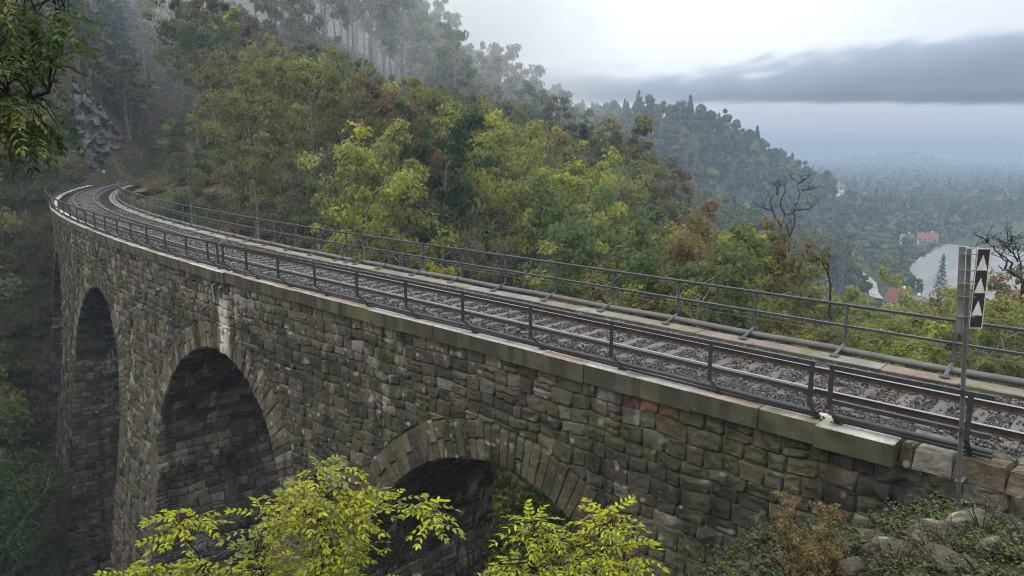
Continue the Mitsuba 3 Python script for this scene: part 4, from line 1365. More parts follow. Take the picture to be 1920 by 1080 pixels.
DEAD_C = [[[23.56, 34.0, -1.07], [23.29, 34.0, -0.7], [22.83, 34.0, -0.61], [22.47, 34.0, -0.49], [22.17, 34.0, -0.28]], [[22.64, 34.0, -0.49], [22.32, 34.0, -0.12], [21.87, 34.0, 0.31], [21.63, 34.0, 0.7], [21.5, 34.0, 0.99]], [[23.32, 34.0, -0.7], [23.14, 34.0, -0.29], [22.81, 34.0, -0.01], [22.51, 34.0, 0.19], [22.26, 34.0, 0.59], [22.03, 34.0, 0.87]], [[23.2, 34.0, -0.15], [22.89, 34.0, 0.28], [23.01, 34.0, 0.79]], [[21.63, 34.0, 0.76], [21.29, 34.0, 0.96], [20.99, 34.0, 0.65]], [[22.26, 34.0, 0.59], [22.56, 34.0, 0.7], [22.7, 34.0, 0.99]], [[23.33, 34.0, -0.55], [23.43, 34.0, -0.15], [23.29, 34.0, 0.31], [23.37, 34.0, 0.65]], [[22.9, 34.0, 0.25], [22.69, 34.0, 0.59], [22.81, 34.0, 0.99]]]
for key, data, rad, lab, seed in [('dead_tree', DEAD_A, 0.105, 'tall leafless dark tree with two forked limbs standing above the green trees', 1), ('dead_tree', DEAD_B, 0.07, 'small leafless tree right of the tall forked dead tree', 2),
                                  ('dead_tree', DEAD_C, 0.075, 'leafless tree with crooked dark limbs behind the black and white track signal', 3)]:
    rng = np.random.default_rng(seed)
    m = Mesh()
    g = data[0][0]
    gb = gz(g[0], g[1])
    first = True
    start = {}
    for li in data:
        p = np.array(li)
        a = tuple(np.round(p[0], 1))
        dy = start.get(a, 0.0)
        dpt = dy + np.cumsum(np.concatenate([[0], rng.normal(0, 0.35, len(p) - 1)]))
        p[:, 1] += dpt
        # keep clear of fattening by perspective: move along the line of limbs only in depth
        for q, e in zip(li, dpt):
            start[tuple(np.round(q, 1))] = e
        t = np.linspace(0, 1, len(p))
        tt = np.linspace(0, 1, len(p) * 3)
        pp = np.stack([np.interp(tt, t, p[:, i]) for i in range(3)], 1) + rng.normal(0, 0.02, (len(tt), 3))
        r = rad * (1.0 if first else 0.62)
        m.add(*tube(pp, np.linspace(r, max(r * 0.16, 0.012), len(pp)), 6, False))
        for _ in range(7 if not first else 2):
            u = rng.uniform(0.25, 1)
            b = np.array([np.interp(u, tt, pp[:, i]) for i in range(3)])
            d = unit(rng.normal(size=3) * [1, 1, 0.6] + [0, 0, 0.5])
            L = rng.uniform(0.25, 0.85)
            e1 = b + d * L + [0, 0, 0.1 * L]
            m.add(*tube(np.array([b, b + d * L * 0.5 + rng.normal(0, 0.06, 3), e1]), [0.022, 0.014, 0.006], 4, False))
            for _2 in range(3):
                q0 = b + (e1 - b) * rng.uniform(0.4, 1)
                m.add(*tube(np.array([q0, q0 + unit(rng.normal(size=3) + d + [0, 0, 0.4]) * rng.uniform(0.15, 0.5)]), [0.009, 0.004], 3, False))
        if first:
            m.add(*tube(np.array([[g[0], g[1], gb - 0.5], [g[0] + 0.2, g[1], (gb + g[2]) / 2], pp[0]]), [rad * 1.5, rad * 1.25, rad], 8, False))
        first = False
    key = add(key, m.get(), 'dark_bark')
    labels[key] = {'label': lab, 'category': 'tree'}

# ------------------------------------------------------------------ shrubs with feathery compound leaves near the camera station


def frond(seed, L, n, ll, lw, droop, kind, tone=0.5):
    """A compound leaf along +x from the origin, facing +z."""
    rng = np.random.default_rng(seed)
    m = Mesh()
    t = np.linspace(0, 1, 7)
    ra = np.stack([L * (t - 0.12 * droop * t ** 2), 0.03 * L * np.sin(t * 4 + seed), -L * droop * 0.55 * t ** 2 + 0.10 * L * t], 1)
    m.add(*tube(ra, np.linspace(0.003, 0.0012, 7), 3, False), uv=hue(2, 0.3))
    for k in range(n):
        u = 1.0 if k == n - 1 else 0.22 + 0.74 * (k // 2) / max(1, (n - 2) // 2)
        p = np.array([np.interp(u, t, ra[:, i]) for i in range(3)])
        sg = 0 if k == n - 1 else (1 if k % 2 else -1)
        d = unit(np.array([0.5 + 0.5 * u if sg else 1, sg * 1.0, -0.35 * rng.uniform(0.4, 1.8)]) + rng.normal(0, 0.14, 3))
        s = np.cross([0, 0, 1], d)
        s = unit(s + rng.normal(0, 0.15, 3))
        nn = np.cross(d, s)
        l = ll * rng.uniform(0.8, 1.15) * (1 - 0.25 * abs(u - 0.55))
        w = lw * rng.uniform(0.85, 1.15)
        v = np.array([p, p + d * l * 0.3 + s * w * 0.5 + nn * w * 0.16, p + d * l * 0.68 + s * w * 0.42 + nn * w * 0.1 - [0, 0, 0.02 * l], p + d * l - [0, 0, 0.10 * l], p + d * l * 0.68 - s * w * 0.42 + nn * w * 0.1 - [0, 0, 0.02 * l],
                      p + d * l * 0.3 - s * w * 0.5 + nn * w * 0.16, p + d * l * 0.5 - [0, 0, 0.01 * l]])
        m.add(v, [[0, 6, 1], [1, 6, 2], [2, 6, 3], [3, 6, 4], [4, 6, 5], [5, 6, 0]], hue(kind, float(np.clip(tone + rng.normal(0, 0.24), 0, 1))))
    return m.get()


def compound_shrub(key, label, cat, stems, blobs, kinds, seed, per=4, L=0.40, n=11, ll=0.085, lw=0.032, most=150, group=None, tilt=0.25, stem_r=0.03, name='leaf'):
    """blobs: (centre, radii, number of twig tips); stems: lists of points from the ground up."""
    rng = np.random.default_rng(seed)
    key = thing(key, label, cat, group)
    w = Mesh()
    nodes = []
    for st in stems:
        st = np.array(st, float)
        t = np.linspace(0, 1, len(st))
        tt = np.linspace(0, 1, 14)
        p = np.stack([np.interp(tt, t, st[:, i]) for i in range(3)], 1)
        p[1:] += rng.normal(0, 0.02, (13, 3))
        w.add(*tube(p, np.linspace(stem_r, stem_r * 0.10, 14), 6, False))
        nodes += list(p[5:])
    nodes = np.array(nodes)
    var = [[frond(seed * 50 + a * 7 + b, L * (0.8 + 0.1 * b), n, ll, lw, 0.5 + 0.25 * b, kd, 0.45 + 0.05 * b) for b in range(4)] for a, kd in enumerate(kinds)]
    plys = [[mikit.ply(f[:2], 'hero_leaf', uv=f[2]) for f in row] for row in var]
    out = []
    for c, r, k in blobs:
        c, r = np.array(c, float), np.array(r, float)
        for _ in range(k):
            d = unit(rng.normal(size=3))
            tip = c + d * r * rng.uniform(0.35, 1.0)
            j = np.argmin(np.linalg.norm(nodes - tip, axis=1) + 0.25 * np.maximum(0, nodes[:, 2] - tip[2]))
            b = nodes[j]
            mid = (b + tip) / 2 + [0, 0, 0.06] + rng.normal(0, 0.03, 3)
            w.add(*tube(np.array([b, mid, tip]), [0.008, 0.006, 0.003], 4, False))
            hd = unit(tip - b)
            kd = rng.choice(len(kinds), p=np.array([0.48, 0.34, 0.18])[:len(kinds)] / sum([0.48, 0.34, 0.18][:len(kinds)]))
            a0 = rng.uniform(0, 6.28)
            for q in range(per):
                a = a0 + q * 2.4 + rng.normal(0, 0.3)
                xx_ = unit(np.array([math.cos(a), math.sin(a), 0]) * 1.0 + hd * 0.55 + [0, 0, tilt * rng.uniform(-0.6, 1.2)])
                zz2 = unit(np.array([0, 0, 1.0]) + rng.normal(0, 0.25, 3) - xx_ * xx_[2])
                yy_ = unit(np.cross(zz2, xx_))
                zz2 = np.cross(xx_, yy_)
                at = tip + (mid - tip) * rng.uniform(0, 0.5)
                sc = rng.uniform(0.7, 1.1)
                M = np.eye(4)
                M[:3, :3] = np.stack([xx_, yy_, zz2], 1) * sc
                M[:3, 3] = at
                kk = kd if rng.random() < 0.75 else rng.integers(len(kinds))
                out.append((np.linalg.norm(at - CAM) - 0.4 * at[2] + (5 if abs(at[0] / at[1]) > 0.70 else 0), kk, rng.integers(4), M))
    add(key + '__stem', w.get(), 'dark_bark')
    out.sort(key=lambda o: o[0])
    for _, kk, b, M in out[:most]:
        kn, q = key + '__' + name, 0
        while kn in scene:
            q += 1
            kn = f'{key}__{name}_{q:03d}'
        scene[kn] = {**plys[kk][b], 'to_world': T(M.tolist())}
    m = Mesh()
    for _, kk, b, M in out[most:]:
        v, f, u = var[kk][b]
        m.add(v @ M[:3, :3].T + M[:3, 3], f, u)
    if m.n:
        add(key + '__foliage', m.get(), 'hero_leaf')
        labels[key + '__foliage'] = {'kind': 'stuff'}
    return key


gA, gB = gz(-2.2, 7.2), gz(0.7, 7.0)
compound_shrub('ash_shrub', 'bright yellow green shrub with feathery compound leaves in front of the middle arch', 'shrub',
               [[(-2.0, 7.3, gA - .2), (-2.1, 7.2, -1.2), (-1.95, 7.1, .5), (-1.9, 7.0, 1.55)], [(-1.9, 7.3, gA - .2), (-1.5, 7.1, -1.0), (-1.3, 7.0, .6), (-.75, 6.9, 1.25)], [(-2.3, 7.3, gA - .2), (-2.9, 7.2, -1.0), (-3.1, 7.1, .2), (-3.35, 7.0, 1.05)],
                [(-2.2, 7.3, gA - .2), (-2.4, 7.0, -1.0), (-2.5, 6.9, .2), (-2.5, 6.8, .8)], [(-2.6, 7.3, gA - .2), (-3.5, 7.1, -1.2), (-4.0, 7.0, .3)], [(-1.9, 7.3, gA - .2), (-1.1, 6.9, -1.3), (-.9, 6.8, .3)]],
               [((-1.9, 7.0, 1.50), (.30, .4, .16), 12), ((-1.45, 7.0, 1.30), (.32, .4, .14), 10), ((-.85, 6.9, 1.26), (.24, .3, .08), 6), ((-2.2, 7.0, 1.1), (.5, .5, .25), 20), ((-1.65, 6.9, .85), (.42, .4, .28), 18), ((-3.28, 7.0, 1.02), (.20, .3, .14), 7),
                ((-2.75, 6.9, .55), (.6, .5, .28), 28), ((-2.0, 6.8, .45), (.6, .5, .3), 26), ((-3.65, 7.0, .38), (.5, .4, .16), 18), ((-.95, 6.8, .42), (.22, .3, .22), 10), ((-1.5, 6.7, .2), (.6, .4, .3), 18), ((-2.8, 6.7, .1), (.8, .4, .3), 22)],
               (8, 6, 3), 3, per=4, L=0.34, n=11, ll=0.075, lw=0.030, most=150)
compound_shrub('ash_shrub', 'smaller bright green shrub with feathery leaves below the right arch', 'shrub',
               [[(0.6, 7.3, gB - .2), (.65, 7.1, -.6), (.8, 7.0, .5), (1.0, 7.0, 1.0)], [(0.6, 7.3, gB - .2), (.4, 7.1, -.6), (.25, 7.0, .5), (.2, 7.0, 1.0)], [(0.7, 7.3, gB - .2), (1.0, 7.1, -.4), (1.15, 7.0, .6)]],
               [((.98, 7.0, 1.02), (.22, .3, .14), 8), ((.22, 7.0, 1.0), (.16, .25, .12), 6), ((.6, 6.9, .72), (.48, .4, .2), 22), ((.05, 6.9, .55), (.22, .3, .16), 9), ((1.1, 6.9, .62), (.2, .3, .2), 9), ((.6, 6.8, .4), (.65, .4, .2), 24)],
               (8, 6, 3), 4, per=4, L=0.34, n=11, ll=0.075, lw=0.030, most=100)
# the dark tree whose branches hang into the frame at the left
tl_g = gz(-6.6, 5.2)
compound_shrub('overhanging_tree', 'dark green tree with drooping feathery leaves hanging in from the left edge', 'tree',
               [[(-6.6, 5.2, tl_g - .3), (-6.5, 5.3, 1.0), (-6.2, 5.5, 5.0), (-5.8, 5.7, 9.0)], [(-6.4, 5.3, 3.0), (-5.2, 5.8, 4.6), (-4.2, 6.0, 5.1), (-3.6, 6.0, 5.2)], [(-6.3, 5.4, 4.2), (-5.2, 5.8, 5.6), (-4.2, 6.0, 6.0), (-3.5, 6.0, 5.9)], [(-6.2, 5.5, 5.0), (-5.2, 5.8, 6.8), (-4.0, 6.0, 7.0)],
                [(-6.5, 5.2, 2.4), (-5.2, 5.5, 3.9), (-4.3, 5.8, 4.6)]],
               [((-3.62, 6.0, 5.72), (.40, .5, .34), 26), ((-4.1, 6.0, 5.3), (.55, .6, .42), 40), ((-4.3, 5.8, 6.1), (.5, .6, .4), 34), ((-3.9, 6.0, 5.0), (.38, .5, .22), 20), ((-4.7, 5.8, 4.9), (.6, .5, .35), 26), ((-5.2, 5.7, 5.9), (.8, .6, .9), 40), ((-3.9, 6.1, 6.6), (.7, .6, .45), 24),
                ((-4.25, 5.9, 4.72), (.25, .4, .14), 9)],
               (0, 1, 6), 6, per=4, L=0.34, n=13, ll=0.080, lw=0.024, most=170, tilt=-0.35, stem_r=0.11)

# the orange shrub against the wall and the bramble tangle beside it


def twiggy(key, label, cat, at, hgt, wid, nleaf, leaf, kinds, seed, stems=9, group=None, matl='hero_leaf'):
    rng = np.random.default_rng(seed)
    key = thing(key, label, cat, group)
    w, c = Mesh(), Mesh()
    at = np.array(at, float)
    for k in range(stems):
        az = k * 2.4 + rng.normal(0, 0.3)
        d = np.array([math.cos(az), math.sin(az), 0])
        t = np.linspace(0, 1, 7)[:, None]
        b = at + d * wid * rng.uniform(0.3, 1.0) * t ** 1.2 + np.array([0, 0, 1]) * hgt * rng.uniform(0.6, 1.05) * t + rng.normal(0, 0.02 * hgt, (7, 3)) * t
        w.add(*tube(b, np.linspace(0.012, 0.003, 7), 4, False))
        tips = []
        for _ in range(7):
            u = rng.uniform(0.25, 1)
            p0 = np.array([np.interp(u, t[:, 0], b[:, i]) for i in range(3)])
            p1 = p0 + unit(rng.normal(size=3) + [0, 0, 0.4]) * wid * rng.uniform(0.15, 0.45)
            w.add(*tube(np.array([p0, (p0 + p1) / 2 + rng.normal(0, 0.01, 3), p1]), [0.004, 0.003, 0.0015], 3, False))
            tips.append((p0, p1))
        n = nleaf // stems
        ix = rng.integers(0, len(tips), n)
        u = rng.uniform(0.1, 1.05, (n, 1))
        P0, P1 = np.array([x[0] for x in tips])[ix], np.array([x[1] for x in tips])[ix]
        p = P0 + (P1 - P0) * u + rng.normal(0, 0.05 * wid, (n, 3))
        v, f = leaf_cards(p, unit(rng.normal(0, 0.7, (n, 3)) + [0, -0.3, 0.6]), leaf, rng, 0.6)
        kd = np.array(kinds)[rng.integers(0, len(kinds), n)]
        c.add(v, f, np.repeat(np.stack([np.clip(rng.normal(0.5, 0.22, n), 0, 1), (kd + 0.75) / 10], 1), 4, 0))
    add(key + '__stem', w.get(), 'dark_bark')
    add(key + '__foliage', c.get(), matl)
    labels[key + '__foliage'] = {'kind': 'stuff'}


og = gz(4.15, 9.55)
twiggy('birch_shrub', 'orange and yellow autumn shrub growing at the foot of the wall', 'shrub', (4.15, 9.55, og - .1), 0.06 - og, 0.62, 9000, 0.026, (5, 5, 5, 2, 4), 9, 18)
for k, (x, y, hh, ww, nl, ks) in enumerate([(5.05, 9.15, .75, .45, 380, (7, 0, 5)), (5.7, 9.2, .6, .4, 260, (7, 2)), (6.35, 9.35, .7, .35, 150, (7, 2, 6)), (3.3, 10.2, .7, .5, 500, (0, 6, 7)), (2.6, 10.9, .9, .6, 600, (0, 7, 2)), (4.7, 8.7, .5, .4, 300, (0, 7)), (6.7, 9.0, .45, .3, 120, (4, 7)), (1.7, 12.3, 1.3, .7, 500, (7, 5, 2))]):
    twiggy('bramble', ['straggly bramble right of the orange shrub', 'thin bramble on the rubble bank below the track signal', 'almost leafless bramble at the lower right edge', 'green bramble left of the orange shrub at the wall foot', 'leafy bramble below the right haunch of the nearest arch', 'low bramble in front of the orange shrub', 'small reddish bramble in the lower right corner', 'dry brown bramble against the right haunch of the nearest arch'][k], 'bramble', (x, y, gz(x, y) - .05), hh, ww, nl, 0.02, ks, 40 + k, 7)

# weeds and creeping plants over the bank
rw = np.random.default_rng(66)
scene['kind_weed'] = {'type': 'shapegroup'}
w_, c_ = make_bush(901, 0.28, 260, 0.026, (0, 1, 2, 7))
scene['kind_weed']['stem'] = mikit.ply((w_[0] * [1, 1, 1], w_[1]), 'dark_bark', uv=w_[2])
scene['kind_weed']['leaves'] = mikit.ply(c_[:2], 'hero_leaf', uv=c_[2])
k = 0
while k < 340:
    x, y = rw.uniform(0.5, 8.0), rw.uniform(7.6, 13.0)
    s, off = to_path(np.array([x]), np.array([y]))
    if off[0] > -2.85 or off[0] < -7.5 or s[0] > 10:
        continue
    sc = rw.uniform(0.5, 1.3)
    scene[f'weeds__{k:03d}'] = {'type': 'instance', 'sg': {'type': 'ref', 'id': 'kind_weed'}, 'to_world': T().translate([x, y, gz(x, y) - 0.03]).rotate([0, 0, 1], float(rw.uniform(0, 360))).scale([float(sc * 1.2), float(sc * 1.2), float(sc * 0.7)])}
    k += 1
labels['weeds'] = {'kind': 'stuff', 'label': 'dark weeds creeping over the rubble bank', 'category': 'weeds'}

# rubble and rocks on the bank
rr_ = np.random.default_rng(8)
ROCKS = [(5.35, 9.75, .42, 'broad flat grey boulder below the end of the coping'), (4.95, 9.95, .30, 'rounded boulder beside the orange shrub'), (5.9, 9.7, .33, 'angular rock below the track signal post'), (6.5, 9.75, .36, 'mossy rock right of the track signal post'),
         (4.75, 9.1, .26, 'low rock in front of the orange shrub'), (5.6, 8.9, .28, 'tilted rock on the bank near the lower frame edge'), (6.2, 8.75, .24, 'small dark rock in the lower right corner'), (3.5, 11.2, .40, 'block fallen at the wall foot left of the orange shrub'), (7.0, 9.9, .35, 'rough rock under the broken wall head'),
         (-0.9, 19.3, .55, 'square fallen block at the base of the nearest pier'), (-1.6, 19.8, .6, 'large fallen block behind the yellow green shrub')]
for x, y, r, lab in ROCKS:
    v, f = icos(3)
    k = rr_.uniform(0, 50)
    q = v + 0
    for _ in range(7):                   # planar breaks
        nrm = unit(rr_.normal(size=3))
        dd = rr_.uniform(0.55, 0.85)
        ex = np.maximum(0, v @ nrm - dd)
        v = v - ex[:, None] * nrm
    v = v * (1 + 0.22 * (meshkit.fbm(q * 2.6 + k, 4) - 0.5)[:, None])
    v = v * np.array([1.25, 0.9, 0.62]) * r
    a = rr_.uniform(0, 6.28)
    Rz = np.array([[math.cos(a), -math.sin(a), 0], [math.sin(a), math.cos(a), 0], [0, 0, 1]])
    v = v @ Rz.T + [x, y, gz(x, y) + 0.12 * r]
    key = add('rock', (v, f, np.broadcast_to((rr_.random(), (pick(rr_, [.35, .1, 0, 0, .25, 0, .2, .1]) + .5) / 8), (len(v), 2))), 'stone_rock')
    labels[key] = {'label': lab, 'category': 'rock', 'group': 'loose rocks on the banks'}
# small rubble, uncountable
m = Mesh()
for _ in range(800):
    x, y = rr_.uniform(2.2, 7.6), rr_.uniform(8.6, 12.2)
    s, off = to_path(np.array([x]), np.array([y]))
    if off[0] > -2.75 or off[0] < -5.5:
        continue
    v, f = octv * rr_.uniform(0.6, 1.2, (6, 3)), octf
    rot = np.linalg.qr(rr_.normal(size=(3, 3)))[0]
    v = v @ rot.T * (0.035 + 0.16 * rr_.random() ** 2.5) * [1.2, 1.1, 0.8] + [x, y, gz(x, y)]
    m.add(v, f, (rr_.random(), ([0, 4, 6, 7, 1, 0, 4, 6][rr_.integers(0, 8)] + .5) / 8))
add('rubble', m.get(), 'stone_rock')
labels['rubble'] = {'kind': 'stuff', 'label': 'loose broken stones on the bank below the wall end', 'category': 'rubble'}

# the rock face above the far end of the track
rk = np.random.default_rng(15)
axs, ds_ = [], []
na, nh = 90, 60
A2 = np.linspace(-30.6, -25.4, na)
H2 = np.linspace(0, 1, nh)
AA, HH = np.meshgrid(A2, H2, indexing='ij')
topz = np.interp(AA, [-30.6, -29.6, -28.6, -27.6, -26.6, -25.8, -25.4], [4, 15, 13, 9.5, 5.5, 2.6, 1.2])
zz3 = -1.5 + (topz + 1.5) * HH
dist = np.interp(AA, [-30.6, -28, -25.4], [113, 119, 129]) + 6.5 * HH + 1.0
q3 = np.stack([AA * 2.2, zz3 * 1.0, dist * 0], -1)
ledge = np.abs(((zz3 * 0.45 + AA * 0.9 + 2 * meshkit.fbm(q3 * 0.4, 3, 2)) % 1.0) - 0.5) * 2
dist = dist - 4.2 * (meshkit.fbm(q3 * 0.35, 4, 6) - 0.4) - 1.3 * ledge * meshkit.fbm(q3, 3, 7) - 1.2 * (meshkit.noise(q3 * 1.6, 8) > 0.5)
v = np.stack([dist * np.sin(np.radians(AA)), dist * np.cos(np.radians(AA)), zz3], -1).reshape(-1, 3)
i, j = np.meshgrid(np.arange(na - 1), np.arange(nh - 1), indexing='ij')
q = np.stack([i * nh + j, (i + 1) * nh + j, (i + 1) * nh + j + 1, i * nh + j + 1], -1).reshape(-1, 4)
scene['cliff_rock'] = {'type': 'twosided', 'b': {'type': 'diffuse', 'reflectance': mikit.proc(lambda p, n, uv: mix((0.17, 0.155, 0.15), (0.06, 0.055, 0.05), smoothstep(0.4, 0.65, fbm(p.x * 0.8, p.y * 0.8, p.z * 1.6, 4))))}}
add('rock_face', (v, q), 'cliff_rock')
labels['rock_face'] = {'kind': 'structure'}
# brown bank of the cutting on the right of the line
scene['clay'] = {'type': 'twosided', 'b': {'type': 'diffuse', 'reflectance': mikit.proc(lambda p, n, uv: mix((0.23, 0.15, 0.10), (0.12, 0.08, 0.055), fbm(p.x * 0.9, p.y * 0.9, p.z * 0.9, 4)))}}
sa, oa = np.linspace(86, 128, 50), np.linspace(0, 1, 14)


def bank(A, B):
    o = 3.6 + 11.0 * B
    z = -0.25 + (0.15 + 7.5 * smooth(94, 116, A)) * B ** 1.2
    z = z + (meshkit.fbm(np.stack([A * 0.8, B * 6, A * 0], -1), 4, 3) - 0.5) * 1.3 * smooth(0, 0.25, B)
    return P(A, o, z)


v, f = grid(sa, oa, bank)
add('earth_bank', (v, f), 'clay', smooth=True)
labels['earth_bank'] = {'kind': 'structure'}
# white topped marker post beside the far track
mk = thing('marker_post', 'small white topped marker post beside the far track under the rock face', 'marker post')
b = P(103, -2.0, -0.3)
v, f = tube(np.array([b, b + [0, 0, 1.5]]), 0.05, 8)
add(mk + '__post', (v, f, np.full((len(v), 2), .5)), 'galvanised')
v, f = icos(2)
add(mk + '__lamp_head', (v * [0.17, 0.17, 0.2] + b + [0, 0, 1.6], f, np.full((len(v), 2), .5)), 'sign_white', smooth=True)

# ------------------------------------------------------------------ the track signal at the right
sg = thing('track_signal', 'grey steel post carrying a black board with three white arrowheads', 'railway sign')
bs = P(1.68, -2.62, 0)
up = np.array([0, 0, 1.0])
toc = unit(np.array([-bs[0], -bs[1], 0]))                 # towards the place it is read from
rt_ = np.array([-toc[1], toc[0], 0.0])
rt_ = rt_ if rt_[0] > 0 else -rt_
z0, z1 = -0.80, 3.36
up = unit(up - rt_ * 0.055)


def bar(m, c0, c1, sx, sy, X_, Y_):
    v = np.array([c + X_ * a * sx / 2 + Y_ * b * sy / 2 for c in (c0, c1) for a, b in ((-1, -1), (1, -1), (1, 1), (-1, 1))])
    m.add(v, [[0, 1, 2], [0, 2, 3], [4, 6, 5], [4, 7, 6]] + [t for k in range(4) for t in ([k, (k + 1) % 4 + 4, (k + 1) % 4], [k, k + 4, (k + 1) % 4 + 4])])


def on(zv, r=0.0, t=0.0):
    return bs * [1, 1, 0] + up * zv + rt_ * r + toc * t


m = Mesh()
bar(m, on(z0), on(z1 - 0.02), 0.062, 0.008, rt_, toc)
bar(m, on(z0, -0.029, 0.032), on(z1 - 0.02, -0.029, 0.032), 0.008, 0.056, rt_, toc)
bar(m, on(z0, 0.029, 0.032), on(z1 - 0.02, 0.029, 0.032), 0.008, 0.056, rt_, toc)
add(sg + '__post', m.get(), 'galvanised')
m = Mesh()
bar(m, on(2.05, -0.085, 0.01), on(z1, -0.085, 0.01), 0.085, 0.012, rt_, toc)
bar(m, on(2.05, -0.128, -0.03), on(z1, -0.128, -0.03), 0.010, 0.09, rt_, toc)
add(sg + '__mounting_channel', m.get(), 'galvanised')
for zc in (2.32, 2.62, 2.82, 3.02, 3.26):
    m = Mesh()
    bar(m, on(zc, -0.125, 0.068), on(zc, 0.05, 0.068), 0.03, 0.012, toc, up)
    bar(m, on(zc, 0.02, 0.068), on(zc, 0.11, 0.03), 0.02, 0.012, toc, up)
    v, f = icos(1)
    m.add(v * 0.016 + on(zc, -0.05, 0.085), f)
    add(sg + '__clamp', m.get(), 'galvanised')
wl = unit(P(1.68, -2.2, 0) - P(1.68, -2.6, 0))
for zc in (-0.30, -0.66):
    m = Mesh()
    bar(m, on(zc, -0.03, 0.0) - wl * 0.05, on(zc, -0.03, 0.0) + wl * 0.30, 0.05, 0.012, np.cross(wl, up), up)
    bar(m, on(zc, 0.035, 0.0) - wl * 0.05, on(zc, 0.035, 0.0) + wl * 0.30, 0.05, 0.012, np.cross(wl, up), up)
    add(sg + '__wall_bracket', m.get(), 'galvanised')
nb = unit(toc + rt_ * 0.6)
bx = unit(np.cross(up, nb))
bx = bx if bx @ rt_ > 0 else -bx
bx = unit(bx * [1, 1, 0])
bu = np.array([0, 0, 1.0])
c0 = on(2.12, 0.035, -0.06)
BH, BW = 1.22, 0.20


def plate(m, pts, t0, t1):
    p = np.array([c0 + bx * a + bu * b for a, b in pts])
    n = len(p)
    v = np.vstack([p + nb * t0, p + nb * t1])
    F = [[0, i + 1, i] for i in range(1, n - 1)] + [[n, n + i, n + i + 1] for i in range(1, n - 1)]
    for i in range(n):
        j2 = (i + 1) % n
        F += [[i, j2, n + j2], [i, n + j2, n + i]]
    m.add(v, F)


m = Mesh()
plate(m, [(0, 0), (BW, 0), (BW, BH), (0, BH)], -0.012, 0.0)
add(sg + '__board', m.get(), 'sign_black')
m = Mesh()
w = 0.012
for pts in ([(0, 0), (BW, 0), (BW, w), (0, w)], [(0, BH - w), (BW, BH - w), (BW, BH), (0, BH)], [(0, w), (w, w), (w, BH - w), (0, BH - w)], [(BW - w, w), (BW, w), (BW, BH - w), (BW - w, BH - w)]):
    plate(m, pts, 0.0, 0.006)
add(sg + '__board_rim', m.get(), 'sign_white')
for k in range(3):
    y0 = 0.20 + k * 0.345
    m = Mesh()
    plate(m, [(0.018, y0), (BW - 0.018, y0), (BW / 2, y0 + 0.235)], 0.001, 0.005)
    add(sg + '__arrowhead', m.get(), 'sign_white')

# ------------------------------------------------------------------ houses in the valley
scene['white_render'] = {'type': 'twosided', 'b': {'type': 'diffuse', 'reflectance': rgb(0.80, 0.79, 0.76)}}
scene['red_tiles'] = {'type': 'twosided', 'b': {'type': 'diffuse', 'reflectance': mikit.proc(lambda p, n, uv: mi.Color3f(0.21, 0.085, 0.065) * (0.7 + 0.6 * fbm(p.x * 1.2, p.y * 1.2, p.z * 2.5, 3)))}}
scene['slate'] = {'type': 'twosided', 'b': {'type': 'diffuse', 'reflectance': rgb(0.16, 0.165, 0.17)}}
scene['dark_pane'] = {'type': 'twosided', 'b': {'type': 'principled', 'base_color': rgb(0.03, 0.035, 0.04), 'roughness': 0.15}}


def house(label, x, y, w, d, h, rh, rot, roof='red_tiles', wall='white_render', base=-45.0, storeys=2, wins=4):
    key = thing('house', label, 'house')
    a = math.radians(rot)
    R = np.array([[math.cos(a), -math.sin(a), 0], [math.sin(a), math.cos(a), 0], [0, 0, 1]])
    to = lambda v: np.asarray(v, float) @ R.T + [x, y, base]
    v = [(-w / 2, -d / 2, -1), (w / 2, -d / 2, -1), (w / 2, d / 2, -1), (-w / 2, d / 2, -1), (-w / 2, -d / 2, h), (w / 2, -d / 2, h), (w / 2, d / 2, h), (-w / 2, d / 2, h), (-w / 2, 0, h + rh - 0.12), (w / 2, 0, h + rh - 0.12)]
    f = [[0, 1, 5], [0, 5, 4], [2, 3, 7], [2, 7, 6], [1, 2, 6], [1, 6, 5], [3, 0, 4], [3, 4, 7], [4, 8, 7], [5, 6, 9]]
    add(key + '__wall', (to(v), np.array(f)), wall)
    o, t = 0.5, 0.22
    sl = rh / (d / 2)
    m = Mesh()
    for sg_ in (-1, 1):
        e = [(-w / 2 - o, 0, h + rh), (w / 2 + o, 0, h + rh), (w / 2 + o, sg_ * (d / 2 + o), h - sl * o), (-w / 2 - o, sg_ * (d / 2 + o), h - sl * o)]
        vv = np.array(e + [(p[0], p[1], p[2] + t) for p in e])
        m.add(to(vv), [[0, 1, 2], [0, 2, 3], [4, 6, 5], [4, 7, 6]] + [q_ for k in range(4) for q_ in ([k, (k + 1) % 4, (k + 1) % 4 + 4], [k, (k + 1) % 4 + 4, k + 4])])
    add(key + '__roof', m.get(), roof)
    cv, cf = chamfer_box(0.8, 0.8, 1.8, 0.05, (w * 0.22, d * 0.12, h + rh + 0.1))
    add(key + '__roof__chimney', (to(cv), cf), 'white_render')
    for st in range(storeys):
        zc = 1.5 + st * (h - 0.6) / storeys
        for k in range(wins):
            px_ = -w / 2 + w * (k + 0.5) / wins
            for sg_ in (-1, 1):
                cv, cf = chamfer_box(1.05, 0.10, 1.35, 0.02, (px_, sg_ * (d / 2 + 0.02), zc))
                add(key + '__window', (to(cv), cf), 'dark_pane')
        for k in range(2):
            cv, cf = chamfer_box(0.10, 1.0, 1.3, 0.02, (-w / 2 - 0.02, -d / 4 + k * d / 2, zc))
            add(key + '__window', (to(cv), cf), 'dark_pane')


